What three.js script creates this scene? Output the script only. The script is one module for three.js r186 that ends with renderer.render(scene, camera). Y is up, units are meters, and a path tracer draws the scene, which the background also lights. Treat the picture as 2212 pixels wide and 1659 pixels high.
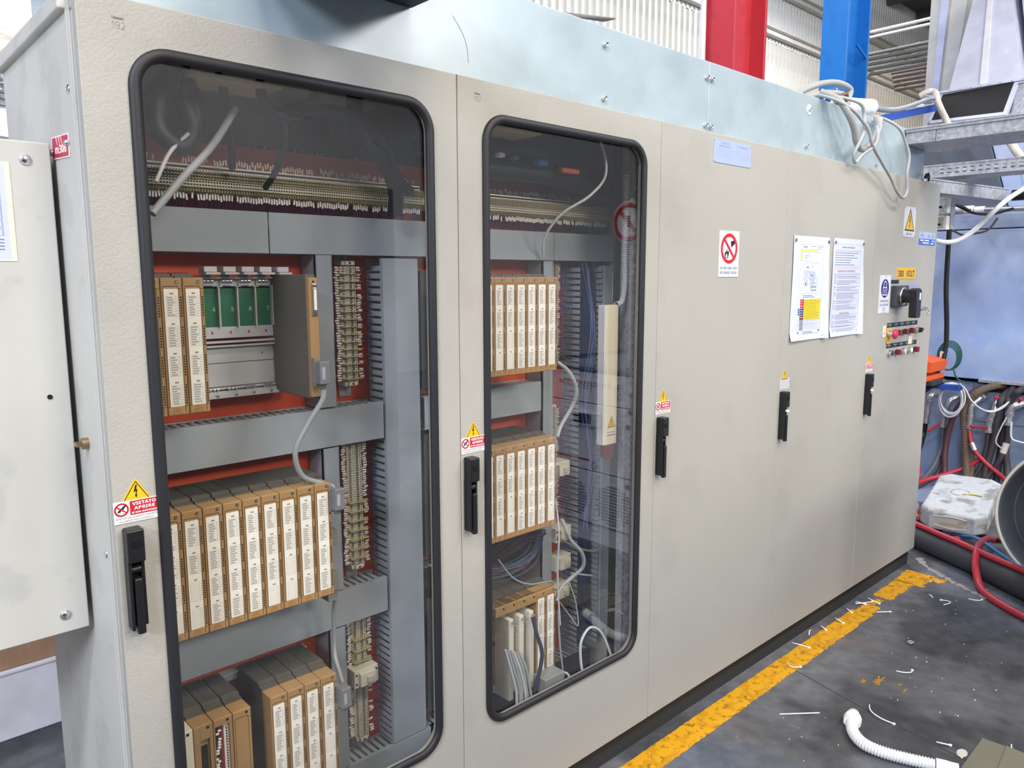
import * as THREE from 'three';
import { RectAreaLightUniformsLib } from 'three/addons/lights/RectAreaLightUniformsLib.js';
import { RoundedBoxGeometry } from 'three/addons/geometries/RoundedBoxGeometry.js';
import { mergeGeometries } from 'three/addons/utils/BufferGeometryUtils.js';

// ---------- camera, light, exposure ----------
const scene = new THREE.Scene();
scene.background = new THREE.Color(0.02, 0.022, 0.025);
const camera = new THREE.PerspectiveCamera(2 * Math.atan(829.5 / 1644.6) * 180 / Math.PI, 2212 / 1659, 0.05, 80);
camera.rotation.order = 'YXZ';
camera.position.set(-0.37257, 1.5822, 1.4521);
camera.rotation.set(-0.13956, -0.74778, -0.00211);
scene.add(camera);
const renderer = new THREE.WebGLRenderer({ antialias: true });
renderer.toneMapping = THREE.LinearToneMapping;
renderer.toneMappingExposure = 0.84;
renderer.shadowMap.enabled = true;
RectAreaLightUniformsLib.init();
// unseen ceiling lamps, placed to light the cabinets and the hall: [x, y, z, width along x, depth along z, strength, colour]
const UNSEEN_LAMPS = [
  [0.4, 7.4, 4.3, 2.6, 0.9, 52, 0xfff3e2],
  [4.6, 7.4, 4.3, 2.6, 0.9, 46, 0xf8f6f2],
  [9.2, 7.4, 4.3, 2.6, 0.9, 55, 0xe9f1ff],
  [-4.0, 7.4, 3.2, 2.6, 0.9, 84, 0xf3f4ff],  // unseen, placed to light the cabinet side and the white sheet
  [9.2, 7.9, -4.6, 2.6, 0.9, 80, 0xf4f6ff],
  [2.4, 7.9, -3.4, 2.6, 0.9, 75, 0xe4edff],  // added to brighten the face of the blue-grey machine
  [15.5, 7.9, -4.6, 2.6, 0.9, 110, 0xf4f6ff],
  [21.5, 7.9, -3.6, 2.6, 0.9, 90, 0xfff0dd],
];
// unseen tilted floodlights, placed to light doors, back wall and side faces: [x, y, z, width, height, strength, colour, aimed at x, y, z]
const UNSEEN_FLOODS = [
  [1.2, 5.2, 8.2, 2.8, 1.2, 32, 0xfff2e0, 1.0, 1.2, 0],
  [6.0, 5.2, 8.2, 2.8, 1.2, 30, 0xf6f6f6, 3.0, 1.2, 0],
  [13.5, 8.5, -2.6, 2.8, 1.2, 28, 0xf4f6ff, 17.0, 8.0, -8],  // added fill for the upper corrugated wall
  [-7.6, 5.6, 5.0, 3.0, 1.6, 52, 0xe8efff, 4.0, 1.0, 0.5],  // unseen, stands for daylight coming in from the side of the hall
];

// ---------- helpers ----------
let seed = 7;
const rnd = () => { seed = (seed + 0x6d2b79f5) | 0; let t = Math.imul(seed ^ (seed >>> 15), 1 | seed); t = (t + Math.imul(t ^ (t >>> 7), 61 | t)) ^ t; return ((t ^ (t >>> 14)) >>> 0) / 4294967296; };
const rr = (a, b) => a + (b - a) * rnd();
const V = (x, y, z) => new THREE.Vector3(x, y, z);
const used = {};
const numbered = (n) => { const k = used[n] = (used[n] ?? -1) + 1; return k ? n + '_' + String(k).padStart(3, '0') : n; };
const ORD = ['first', 'second', 'third', 'fourth', 'fifth', 'sixth', 'seventh', 'eighth', 'ninth', 'tenth'];

function uvm(g) {               // uv in metres, looked up along the main axis of the normal
  if (g.index) g = g.toNonIndexed();
  const p = g.attributes.position, n = g.attributes.normal, uv = new Float32Array(p.count * 2);
  for (let i = 0; i < p.count; i += 3) {
    const ax = Math.abs(n.getX(i) + n.getX(i + 1) + n.getX(i + 2)), ay = Math.abs(n.getY(i) + n.getY(i + 1) + n.getY(i + 2)), az = Math.abs(n.getZ(i) + n.getZ(i + 1) + n.getZ(i + 2));
    for (let k = i; k < i + 3; k++) {
      const x = p.getX(k), y = p.getY(k), z = p.getZ(k);
      const [u, v] = az >= ax && az >= ay ? [x, y] : ax >= ay ? [z, y] : [x, z];
      uv[2 * k] = u; uv[2 * k + 1] = v;
    }
  }
  g.setAttribute('uv', new THREE.BufferAttribute(uv, 2));
  return g;
}
const plain = (g) => { let h = g.index ? g.toNonIndexed() : g.clone(); for (const k of Object.keys(h.attributes)) if (!['position', 'normal', 'uv'].includes(k)) h.deleteAttribute(k); if (!h.attributes.uv) h = uvm(h); return h; };
const join = (list) => list.length === 1 ? list[0] : mergeGeometries(list.map(plain));
const box = (x0, x1, y0, y1, z0, z1) => new THREE.BoxGeometry(x1 - x0, y1 - y0, z1 - z0).translate((x0 + x1) / 2, (y0 + y1) / 2, (z0 + z1) / 2);
const rbox = (x0, x1, y0, y1, z0, z1, r = 0.003, s = 2) => new RoundedBoxGeometry(x1 - x0, y1 - y0, z1 - z0, s, r).translate((x0 + x1) / 2, (y0 + y1) / 2, (z0 + z1) / 2);
const cyl = (r0, r1, h, x, y, z, axis = 'y', n = 16) => { const g = new THREE.CylinderGeometry(r1, r0, h, n); if (axis === 'z') g.rotateX(Math.PI / 2); if (axis === 'x') g.rotateZ(-Math.PI / 2); return g.translate(x, y, z); };
const rod = (a, b, r, n = 8) => { const d = b.clone().sub(a), g = new THREE.CylinderGeometry(r, r, d.length(), n); g.applyQuaternion(new THREE.Quaternion().setFromUnitVectors(V(0, 1, 0), d.normalize())); return g.translate((a.x + b.x) / 2, (a.y + b.y) / 2, (a.z + b.z) / 2); };
const curve = (pts) => new THREE.CatmullRomCurve3(pts.map((p) => p.isVector3 ? p : V(...p)), false, 'centripetal');
const tube = (pts, r, seg, n = 8) => capTube(curve(pts), r, seg ?? pts.length * 8, n);
function capTube(c, r, seg, n) {
  const g = new THREE.TubeGeometry(c, seg, r, n), ends = [0, 1].map((t) => { const p = c.getPoint(t), d = c.getTangent(t).multiplyScalar(t ? 1 : -1); const k = new THREE.CircleGeometry(r, n); k.applyQuaternion(new THREE.Quaternion().setFromUnitVectors(V(0, 0, 1), d)); return k.translate(p.x, p.y, p.z); });
  return join([g, ...ends]);
}
function ribTube(pts, r, amp, pitch, n = 12) {   // corrugated hose: a tube whose radius swells at every rib
  const c = curve(pts), L = c.getLength(), seg = Math.ceil(L / pitch) * 4, g = new THREE.TubeGeometry(c, seg, r, n), p = g.attributes.position, k = n + 1;
  for (let i = 0; i <= seg; i++) {
    const q = c.getPointAt(i / seg), f = 1 + (amp / r) * Math.sin((i / 4) * Math.PI * 2 + 0.8);
    for (let j = 0; j < k; j++) { const v = V().fromBufferAttribute(p, i * k + j).sub(q).multiplyScalar(f).add(q); p.setXYZ(i * k + j, v.x, v.y, v.z); }
  }
  g.computeVertexNormals();
  return g;
}
function hull(loops) {           // closed skin over two matching loops of points [[..bottom],[..top]]
  const [a, b] = loops.map((l) => l.map((p) => V(...p))), n = a.length, pos = [], tri = (p, q, r) => pos.push(...p.toArray(), ...q.toArray(), ...r.toArray());
  for (let i = 0; i < n; i++) { const j = (i + 1) % n; tri(a[i], a[j], b[j]); tri(a[i], b[j], b[i]); }
  for (let i = 1; i < n - 1; i++) { tri(a[0], a[i + 1], a[i]); tri(b[0], b[i], b[i + 1]); }
  const g = new THREE.BufferGeometry(); g.setAttribute('position', new THREE.Float32BufferAttribute(pos, 3)); g.computeVertexNormals(); return uvm(g);
}
function mesh(name, geo, m, parent, o = {}) {
  const g = o.print ? geo : uvm(geo), me = new THREE.Mesh(g, m);
  me.name = parent && parent !== scene ? name : numbered(name); me.castShadow = me.receiveShadow = true;
  if (o.pos) me.position.set(...o.pos);
  if (o.label) me.userData.label = o.label;
  if (o.kind) me.userData.kind = o.kind;
  (parent ?? scene).add(me);
  return me;
}
const part = (name, geos, m, parent, o) => mesh(name, Array.isArray(geos) ? join(geos) : geos, m, parent, o);
function thing(name, label, category, pos = [0, 0, 0], group) {
  const g = new THREE.Group(); g.name = numbered(name); g.position.set(...pos); g.userData = { label, category }; if (group) g.userData.group = group; scene.add(g); return g;
}
function solo(name, geos, m, label, category, group, o = {}) { const me = part(name, geos, m, null, o); Object.assign(me.userData, { label, category }); if (group) me.userData.group = group; return me; }
function structure(name, geos, m) { const me = part(name, geos, m); me.userData.kind = 'structure'; return me; }
function structureGroup(name) { const g = new THREE.Group(); g.name = name; g.userData.kind = 'structure'; scene.add(g); return g; }
function copy(src, pos, label, group) { const c = src.clone(); c.name = numbered(src.name.replace(/_\d{3}$/, '')); c.position.set(...pos); c.userData = { ...src.userData }; if (label) c.userData.label = label; if (group) c.userData.group = group; scene.add(c); return c; }

// ---------- textures ----------
const hash = (x, y, s) => { let h = Math.imul(x, 374761393) + Math.imul(y, 668265263) + Math.imul(s, 2147483647 % 69069 + 362437); h = Math.imul(h ^ (h >>> 13), 1274126177); return ((h ^ (h >>> 16)) >>> 0) / 4294967296; };
function vn(u, v, per, s) {       // tileable value noise, per cells a side
  const x = u * per, y = v * per, ix = Math.floor(x), iy = Math.floor(y), fx = x - ix, fy = y - iy, a = fx * fx * (3 - 2 * fx), b = fy * fy * (3 - 2 * fy), m = (k) => ((k % per) + per) % per;
  const h = (i, j) => hash(m(ix + i), m(iy + j), s);
  return (h(0, 0) * (1 - a) + h(1, 0) * a) * (1 - b) + (h(0, 1) * (1 - a) + h(1, 1) * a) * b;
}
const fbm = (u, v, per, s, oct = 4) => { let t = 0, a = 0.5, w = 0; for (let i = 0; i < oct; i++) { t += a * vn(u, v, per << i, s + i); w += a; a *= 0.5; } return t / w; };
function tex(size, f, metres, srgb = true) {
  const d = new Uint8Array(size * size * 4);
  for (let y = 0; y < size; y++) for (let x = 0; x < size; x++) { const c = f(x / size, y / size), o = (y * size + x) * 4, a = Array.isArray(c) ? c : [c, c, c]; for (let k = 0; k < 3; k++) d[o + k] = Math.max(0, Math.min(255, a[k] * 255)); d[o + 3] = 255; }
  const t = new THREE.DataTexture(d, size, size); t.wrapS = t.wrapT = THREE.RepeatWrapping; t.magFilter = THREE.LinearFilter; if (srgb) t.colorSpace = THREE.SRGBColorSpace; t.repeat.set(1 / metres, 1 / metres); t.needsUpdate = true; return t;
}
const again = (t, mx, my = mx) => { const c = t.clone(); c.repeat.set(1 / mx, 1 / my); return c; };
const sm = (a, b, x) => { const t = Math.max(0, Math.min(1, (x - a) / (b - a))); return t * t * (3 - 2 * t); };
const T = {
  grime: tex(256, (u, v) => { const s = fbm(u, v, 3, 1, 5), k = sm(0.62, 0.8, fbm(u, v, 5, 9, 5)); return 0.96 + 0.035 * (s - 0.5) - 0.022 * k; }, 1.1),
  peel: tex(256, (u, v) => fbm(u, v, 40, 3, 2), 0.14, false),
  smooth: tex(256, (u, v) => 0.9 + 0.16 * (fbm(u, v, 4, 21, 4) - 0.5), 0.5),
  concrete: tex(1024, (u, v) => {
    const n = fbm(u, v, 4, 31, 6), f = fbm(u, v, 60, 35, 3), st = sm(0.5, 0.66, fbm(u, v, 6, 51, 5)), b = sm(0.52, 0.7, fbm(u, v, 3, 61, 5)), r = sm(0.64, 0.76, fbm(u, v, 5, 77, 4)), q = hash(Math.floor(u * 1024), Math.floor(v * 1024), 5) > 0.9985 ? 0.25 : 0;
    const c = 0.42 + 0.18 * (n - 0.5) + 0.14 * (f - 0.5) - 0.11 * st + q; return [c + 0.012 * r - 0.02 * b, c + 0.002 - 0.012 * r + 0.006 * b, c + 0.012 - 0.02 * r + 0.045 * b];
  }, 2.4),
  concreteBump: tex(512, (u, v) => fbm(u, v, 30, 81, 4), 1.0, false),
  galv: tex(256, (u, v) => { const a = vn(u, v, 44, 5), b = vn(u, v, 26, 6); return 0.78 + 0.13 * (a - 0.5) + 0.12 * (b - 0.5) + 0.08 * (fbm(u, v, 40, 7, 2) - 0.5); }, 0.4),
  worn: tex(512, (u, v) => { const k = sm(0.55, 0.72, fbm(u, v, 9, 41, 5)); return [0.95 - 0.05 * k, 0.95 - 0.048 * k, 0.95 - 0.045 * k].map((c) => c + 0.05 * (fbm(u, v, 3, 44, 4) - 0.5)); }, 0.7),
  blotch: tex(256, (u, v) => { const s = fbm(u, v, 5, 91, 5), k = sm(0.55, 0.75, fbm(u, v, 8, 95, 4)); return [0.86 + 0.3 * (s - 0.5) - 0.06 * k, 0.88 + 0.24 * (s - 0.5) - 0.03 * k, 0.92 + 0.16 * (s - 0.5)]; }, 1.3),
  paint: tex(512, (u, v) => { const k = sm(0.53, 0.62, fbm(u, v, 18, 101, 5)), d = sm(0.62, 0.7, fbm(u, v, 40, 103, 3)); return [0.98 - 0.08 * k - 0.2 * d, 0.97 - 0.1 * k - 0.2 * d, 0.9 - 0.1 * k]; }, 0.6),
  dirty: tex(512, (u, v) => { const k = sm(0.5, 0.72, fbm(u, v, 7, 141, 5)), r = sm(0.66, 0.78, fbm(u, v, 5, 147, 4)), n = 0.1 * (fbm(u, v, 20, 149, 3) - 0.5); return [0.95 - 0.22 * k + n, 0.95 - 0.23 * k - 0.06 * r + n, 0.95 - 0.24 * k - 0.2 * r + n]; }, 0.45),
  film: tex(512, (u, v) => { const w = v + 0.03 * (fbm(u, v, 4, 111, 4) - 0.5) + 0.06 * u, s = fbm(u * 0.15, w, 40, 113, 3); return sm(0.34, 0.6, s) * 0.55 + 0.45; }, 1.4),
  filmBump: tex(512, (u, v) => { const w = v + 0.04 * (fbm(u, v, 4, 111, 4) - 0.5); return fbm(u * 0.2, w, 30, 117, 4); }, 1.0, false),
  card: tex(256, (u, v) => 0.92 + 0.06 * (vn(u, 0.5, 64, 3) - 0.5) + 0.1 * (fbm(u, v, 6, 121, 4) - 0.5), 0.5),
};
const mat = (color, roughness = 0.5, metalness = 0, o = {}) => new THREE.MeshStandardMaterial({ color, roughness, metalness, ...o });
const M = {
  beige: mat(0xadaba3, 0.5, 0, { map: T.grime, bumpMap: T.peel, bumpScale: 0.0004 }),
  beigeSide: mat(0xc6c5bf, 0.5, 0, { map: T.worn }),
  inside: mat(0xc0bdb2, 0.6, 0, { map: T.smooth }),
  greyBox: mat(0xc6c7c2, 0.55, 0, { map: T.worn }),
  casing: mat(0xb0c1ca, 0.24, 0, { map: T.smooth }),
  casingDark: mat(0x8a979b, 0.5),
  orange: mat(0xe9521f, 0.55, 0, { map: T.smooth }),
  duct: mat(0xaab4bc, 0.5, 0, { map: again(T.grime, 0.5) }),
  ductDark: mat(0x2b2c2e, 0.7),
  tan: mat(0xb6915f, 0.5, 0, { map: T.smooth }),
  tanDark: mat(0x2c1e12, 0.8),
  body: mat(0x5c5850, 0.6),
  pvcBeige: mat(0xdcd8c6, 0.45),
  pvcOlive: mat(0xb3a877, 0.5),
  white: mat(0xf1f0ea, 0.5),
  whitePaint: mat(0xeef0f2, 0.45, 0, { map: T.smooth }),
  black: mat(0x17171a, 0.38),
  rubber: mat(0x1c1d22, 0.55),
  blackCable: mat(0x090b12, 0.5),
  hole: mat(0x0d0c0b, 0.9),
  steel: mat(0xc6c9cc, 0.32, 0.85),
  chrome: mat(0xdfe1e3, 0.18, 1),
  alu: mat(0xd9dde2, 0.38, 0.1, { map: T.smooth }),
  galv: mat(0xd6dae2, 0.45, 0.12, { map: T.galv }),
  pcb: mat(0x1d6a4c, 0.45),
  greyCable: mat(0x9aa0a0, 0.5),
  paleCable: mat(0xb9bdbf, 0.45),
  whiteCable: mat(0xd3d7da, 0.4),
  tie: mat(0xf4f6f8, 0.4),
  blueWire: mat(0x2a3c72, 0.5),
  redWire: mat(0xa8232c, 0.5),
  concrete: mat(0xe0e0e0, 0.62, 0, { map: T.concrete, bumpMap: T.concreteBump, bumpScale: 0.002 }),
  floorPaint: mat(0xd99f0c, 0.6, 0, { map: T.paint }),
  corrugated: mat(0xc4c2b8, 0.5, 0, { map: again(T.worn, 2.2) }),
  corrugatedLight: mat(0xdadad6, 0.5, 0, { map: again(T.worn, 2.2) }),
  hallWall: mat(0xd9dad8, 0.7, 0, { map: again(T.worn, 3) }),
  hallRoof: mat(0x4a4c50, 0.8),
  girt: mat(0xdcdad2, 0.5, 0, { map: again(T.worn, 1.5) }),
  redPaint: mat(0xc43440, 0.45, 0, { map: again(T.worn, 0.9) }),
  bluePaint: mat(0x1b79cc, 0.4, 0, { map: again(T.worn, 0.9) }),
  machine: mat(0xb3c6e6, 0.5, 0, { map: T.blotch }),
  machineLilac: mat(0xc0cbe2, 0.45, 0, { map: again(T.blotch, 2) }),
  machineShaded: mat(0x8b97ac, 0.55, 0, { map: T.blotch }),  // machine paint darkened, so the lower panel carries its shade in colour
  slate: mat(0x646a72, 0.7, 0, { map: again(T.blotch, 1.2) }),
  hood: mat(0xd3d8ea, 0.4, 0, { map: T.smooth }),
  cream: mat(0xd6d2c6, 0.5, 0, { map: T.smooth }),
  hallFront: mat(0xa9abad, 0.8),  // unseen front wall, its grey chosen for the haze mirrored in the windows
  addedWall: mat(0x6a6c6f, 0.8),
  pipe: mat(0x66655e, 0.6),
  rustPipe: mat(0x6b5a4c, 0.65),
  navy: mat(0x2a4fa6, 0.5),
  orangePump: mat(0xd9571c, 0.5),
  redLever: mat(0xb3202c, 0.45),
  hoseGrey: mat(0x4b4f57, 0.55),
  hoseBrown: mat(0x6a5a4c, 0.7, 0, { bumpMap: again(T.peel, 0.05), bumpScale: 0.002 }),
  hoseDark: mat(0x383236, 0.6),
  hoseRed: mat(0xa82c3a, 0.45),
  canister: mat(0xbabdbd, 0.5, 0, { map: T.dirty }),
  matRubber: mat(0x3c3e44, 0.75, 0, { map: T.smooth }),
  cardboard: mat(0xb08a6c, 0.8, 0, { map: T.card }),
  sheet: mat(0xf1eff6, 0.6, 0, { map: T.smooth }),
  film: new THREE.MeshPhysicalMaterial({ color: 0xe8edfb, roughness: 0.18, map: T.film, bumpMap: T.filmBump, bumpScale: 0.03, clearcoat: 0.6 }),
  flatCard: mat(0x7b7868, 0.8, 0, { map: T.smooth }),
  glass: new THREE.MeshPhysicalMaterial({ color: new THREE.Color(0.965, 0.96, 0.95), roughness: 0, transmission: 1, thickness: 0, ior: 1.58 }),
  maroon: mat(0x6d1a22, 0.35),
  creamLamp: mat(0xe6dfc4, 0.45),
};

// ---------- unseen lamps and floodlights ----------
for (const [i, [x, y, z, w, d, L, col]] of UNSEEN_LAMPS.entries()) {
  const t = thing('unseen_ceiling_lamp', ['long unseen ceiling lamp lighting the end of the cabinet row by the side box', 'long unseen ceiling lamp lighting the middle of the cabinet row', 'long unseen ceiling lamp lighting the far end of the cabinet row', 'unseen ceiling lamp lighting the cabinet side and the white sheet', 'unseen ceiling lamp lighting the red and blue columns', 'unseen ceiling lamp added behind the casing to brighten the blue-grey machine', 'unseen ceiling lamp lighting the corrugated back wall', 'unseen ceiling lamp lighting the hall near the far end wall'][i], 'lamp', [x, y, z], 'unseen hall ceiling lamps');
  part('housing', [rbox(-w / 2 - 0.04, w / 2 + 0.04, 0.02, 0.14, -d / 2 - 0.04, d / 2 + 0.04, 0.015)], M.steel, t);
  part('lamp_diffuser', [box(-w / 2, w / 2, 0, 0.02, -d / 2, d / 2)], mat(0xffffff, 0.6, 0, { emissive: col, emissiveIntensity: 3 }), t);
  for (const s of [-1, 1]) part('suspension_rod', [cyl(0.012, 0.012, 9.42 - y - 0.14, s * w * 0.38, (9.42 - y + 0.14) / 2, 0)], M.steel, t);
  const light = new THREE.RectAreaLight(col, L, w, d); light.name = 'unseen_lamp_glow'; light.position.set(x, y - 0.02, z); light.rotation.x = -Math.PI / 2; light.castShadow = true; scene.add(light);
}

for (const [i, [x, y, z, w, h, L, col, ax, ay, az]] of UNSEEN_FLOODS.entries()) {
  const t = thing('unseen_floodlight', ['wide unseen floodlight on the front wall, placed to light the glass doors', 'wide unseen floodlight on the front wall, placed to light the plain doors', 'unseen fill floodlight added under the roof to brighten the corrugated wall', 'large cool unseen floodlight placed high at the side wall for daylight'][i], 'lamp', [x, y, z], 'unseen floodlights');
  t.lookAt(ax, ay, az);
  part('housing', [rbox(-w / 2 - 0.04, w / 2 + 0.04, -h / 2 - 0.04, h / 2 + 0.04, -0.14, -0.02, 0.015)], M.steel, t);
  part('lamp_diffuser', [box(-w / 2, w / 2, -h / 2, h / 2, -0.02, 0)], mat(0xffffff, 0.6, 0, { emissive: col, emissiveIntensity: 3 }), t);
  part('bracket', [z < 0 ? box(-0.03, 0.03, 0.1, 9.4 - y, -0.2, -0.14) : box(-0.06, 0.06, -0.06, 0.06, -1.0, -0.14)], M.steel, t);
  const light = new THREE.RectAreaLight(col, L, w, h), dir = V(ax - x, ay - y, az - z).normalize(); light.name = 'unseen_flood_glow'; light.position.set(x, y, z).addScaledVector(dir, 0.02); light.lookAt(ax, ay, az); light.castShadow = true; scene.add(light);
}

// ---------- the hall ----------
const HX0 = -9, HX1 = 27, HZ0 = -8, HZ1 = 9, HY = 9.45;
{
  const f = structureGroup('floor');
  part('slab', [box(HX0 - 0.3, HX1 + 0.3, -0.2, 0, HZ0 - 0.3, HZ1 + 0.3)], M.concrete, f);
  // worn yellow line along the cabinets, its edge ragged, with the part that is worn away left out
  const strip = (x0, x1, z0, z1, rough) => {
    const s = new THREE.Shape(), a = [], b = [], n = Math.ceil((x1 - x0) / 0.012);
    for (let i = 0; i <= n; i++) { const x = x0 + (x1 - x0) * i / n; a.push([x, z0 + rr(-rough, rough) * 0.5]); b.push([x, z1 + rr(-rough, rough)]); }
    [...a, ...b.reverse()].forEach(([x, z], i) => (i ? s.lineTo(x, -z) : s.moveTo(x, -z)));
    return new THREE.ExtrudeGeometry(s, { depth: 0.0012, bevelEnabled: false }).rotateX(-Math.PI / 2);
  };
  const blob = (cx, cz, rx, rz, n = 26, k = 0.45) => { const s = new THREE.Shape(); for (let i = 0; i < n; i++) { const a = i / n * Math.PI * 2, q = 1 - k * rnd(); const x = cx + rx * q * Math.cos(a), z = cz + rz * q * Math.sin(a); i ? s.lineTo(x, -z) : s.moveTo(x, -z); } return new THREE.ExtrudeGeometry(s, { depth: 0.0012, bevelEnabled: false }).rotateX(-Math.PI / 2); };
  part('painted_line', [strip(0.6, 2.462, 0.018, 0.110, 0.003), strip(2.466, 3.18, 0.019, 0.112, 0.005), strip(3.18, 3.30, 0.032, 0.108, 0.012), blob(3.36, 0.06, 0.07, 0.028, 30, 0.7), strip(3.42, 3.72, 0.016, 0.105, 0.012), strip(3.70, 3.90, 0.012, 0.150, 0.015), blob(3.86, 0.17, 0.05, 0.05, 22, 0.7)], M.floorPaint, f);
  part('paint_remnant', [blob(2.60, 0.372, 0.06, 0.022, 40, 0.8), blob(2.55, 0.33, 0.03, 0.012, 26, 0.8), blob(2.63, 0.44, 0.02, 0.006, 20, 0.7), blob(2.6, 0.47, 0.03, 0.004, 20, 0.6)], mat(0xa87a2c, 0.8), f);
  // expansion joint that runs out from the cabinets, and the pale broken ridge by the fat hose
  part('joint_filler', [tube([[2.44, -0.0035, 0.1], [2.36, -0.0035, 0.42], [2.3, -0.0035, 0.75], [2.2, -0.0035, 1.3]], 0.005, 40, 6)], M.ductDark, f);
  const ridge = []; for (let i = 0; i < 60; i++) { const t = i / 60, x = 4.12 - 0.51 * t, z = -0.01 + 0.64 * t - 0.06 * Math.sin(t * 5) + rr(-0.012, 0.012); const s = rr(0.006, 0.02); ridge.push(new THREE.DodecahedronGeometry(s, 0).scale(1.3, 0.35, 1.1).rotateY(rnd() * 6).translate(x, 0.002, z)); }
  const rm = part('broken_edge', ridge, mat(0x8b8984, 0.9), f, { kind: 'stuff' });
}
function corrugate(x0, x1, y0, y1, pitch, depth, zBase) {  // trapezoid ribs across x, skin only, facing +z
  const prof = []; for (let x = x0, i = 0; x < x1; x += pitch, i++) prof.push([x, 0], [x + pitch * 0.36, 0], [x + pitch * 0.5, depth], [x + pitch * 0.86, depth]);
  prof.push([x1, 0]);
  const pos = []; for (let i = 0; i + 1 < prof.length; i++) { const [a, p] = prof[i], [b, q] = prof[i + 1]; const A = [a, y0, zBase + p], B = [b, y0, zBase + q], C = [b, y1, zBase + q], D = [a, y1, zBase + p]; pos.push(...A, ...B, ...C, ...A, ...C, ...D); }
  const g = new THREE.BufferGeometry(); g.setAttribute('position', new THREE.Float32BufferAttribute(pos, 3)); g.computeVertexNormals(); return g;
}
{
  const w = structureGroup('wall_back');
  part('backing', [box(HX0 - 0.3, HX1 + 0.3, 0, HY, HZ0 - 0.35, HZ0 - 0.1)], M.hallWall, w);
  part('lower_sheet', [corrugate(HX0, HX1, 0, 6.95, 0.19, 0.05, HZ0 - 0.08)], M.corrugated, w);
  part('upper_sheet', [corrugate(HX0, HX1, 6.95, HY, 0.15, 0.04, HZ0 - 0.085)], M.corrugatedLight, w);
  for (const y of [7.06, 8.0]) part('girt', [box(HX0, HX1, y - 0.02, y + 0.16, HZ0 - 0.03, HZ0 + 0.0), box(HX0, HX1, y + 0.14, y + 0.16, HZ0, HZ0 + 0.1), box(HX0, HX1, y - 0.02, y, HZ0, HZ0 + 0.1)], M.girt, w);
  const e = structureGroup('wall_end');
  part('backing', [box(HX1 + 0.1, HX1 + 0.35, 0, HY, HZ0 - 0.3, HZ1 + 0.3)], M.hallWall, e);
  part('lower_sheet', [corrugate(-HZ1, -HZ0, 0, HY, 0.2, 0.05, 0).rotateY(-Math.PI / 2).translate(HX1 + 0.08, 0, 0)], M.corrugated, e);
  part('post', [box(HX1 - 0.25, HX1, 0, HY, HZ0 + 0.05, HZ0 + 0.4)], M.girt, e);
  structure('wall_left', [box(HX0 - 0.35, HX0 - 0.1, 0, HY, HZ0 - 0.3, HZ1 + 0.3)], M.hallWall);
  structure('wall_front', [box(HX0 - 0.3, HX1 + 0.3, 0, HY, HZ1 + 0.1, HZ1 + 0.35)], M.hallFront);
  structure('wall_added_blocker', [rbox(-3.4, 2.5, 0, 2.15, 2.75, 2.87, 0.01)], M.addedWall);  // unseen partition added to keep low light off the lower cabinets
  const c = structureGroup('ceiling');
  part('deck', [box(HX0 - 0.3, HX1 + 0.3, HY, HY + 0.25, HZ0 - 0.3, HZ1 + 0.3)], M.hallRoof, c);
  for (let x = 14; x < 27; x += 2.2) part('rafter', [box(x, x + 0.14, HY - 0.3, HY, HZ0, HZ1)], M.hallRoof, c);
}

// ---------- columns ----------
function column(name, label, m, x0, len, z0, zw, strip) {   // I-section: two flanges across x, web along x
  const t = thing(name, label, 'column', [x0, 0, z0]);
  part('flange', [rbox(0, 0.03, 0, HY, 0, zw, 0.004)], m, t);
  part('flange', [rbox(len, len + 0.03, 0, HY, 0, zw, 0.004)], m, t);
  part('web', [box(0.03, len, 0, HY, zw / 2 - 0.01, zw / 2 + 0.01)], m, t);
  return t;
}
const redCol = column('steel_column', 'red painted steel I-column rising behind the pale casing', M.redPaint, 4.806, 0.43, -2.0, 0.262);
const blueCol = column('steel_column', 'bright blue painted steel I-column behind the coiled cables', M.bluePaint, 6.70, 0.44, -2.0, 0.24);
part('bracket', [rod(V(0.2, 3.68, 0.235), V(0.42, 3.60, 0.235), 0.012)], M.bluePaint, blueCol);
{ // clamp on the blue column's flange, hanging over the edge
  part('clamp', [cyl(0.028, 0.028, 0.05, -0.03, 3.25, 0.1, 'x'), cyl(0.022, 0.022, 0.06, -0.02, 3.25, 0.16, 'z'), rbox(-0.06, 0, 3.235, 3.265, 0.05, 0.2, 0.004), new THREE.TorusGeometry(0.035, 0.009, 8, 20, Math.PI * 1.4).rotateY(1.2).translate(-0.06, 3.18, 0.06)], M.chrome, blueCol, { label: 'shiny pipe clamp' });
}
solo('wall_conduit', [tube([[4.79, 2.4, -1.98], [4.77, 3.4, -1.98], [4.77, 6, -1.98]], 0.022, 20)], M.whitePaint, 'thin white conduit running up beside the red column', 'conduit');
solo('wall_conduit', [tube([[5.30, 2.4, -1.80], [5.30, 3.6, -1.80], [5.30, 6, -1.80]], 0.012, 20)], M.whitePaint, 'thin white trim rod on the blue side of the red column', 'conduit');

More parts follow.
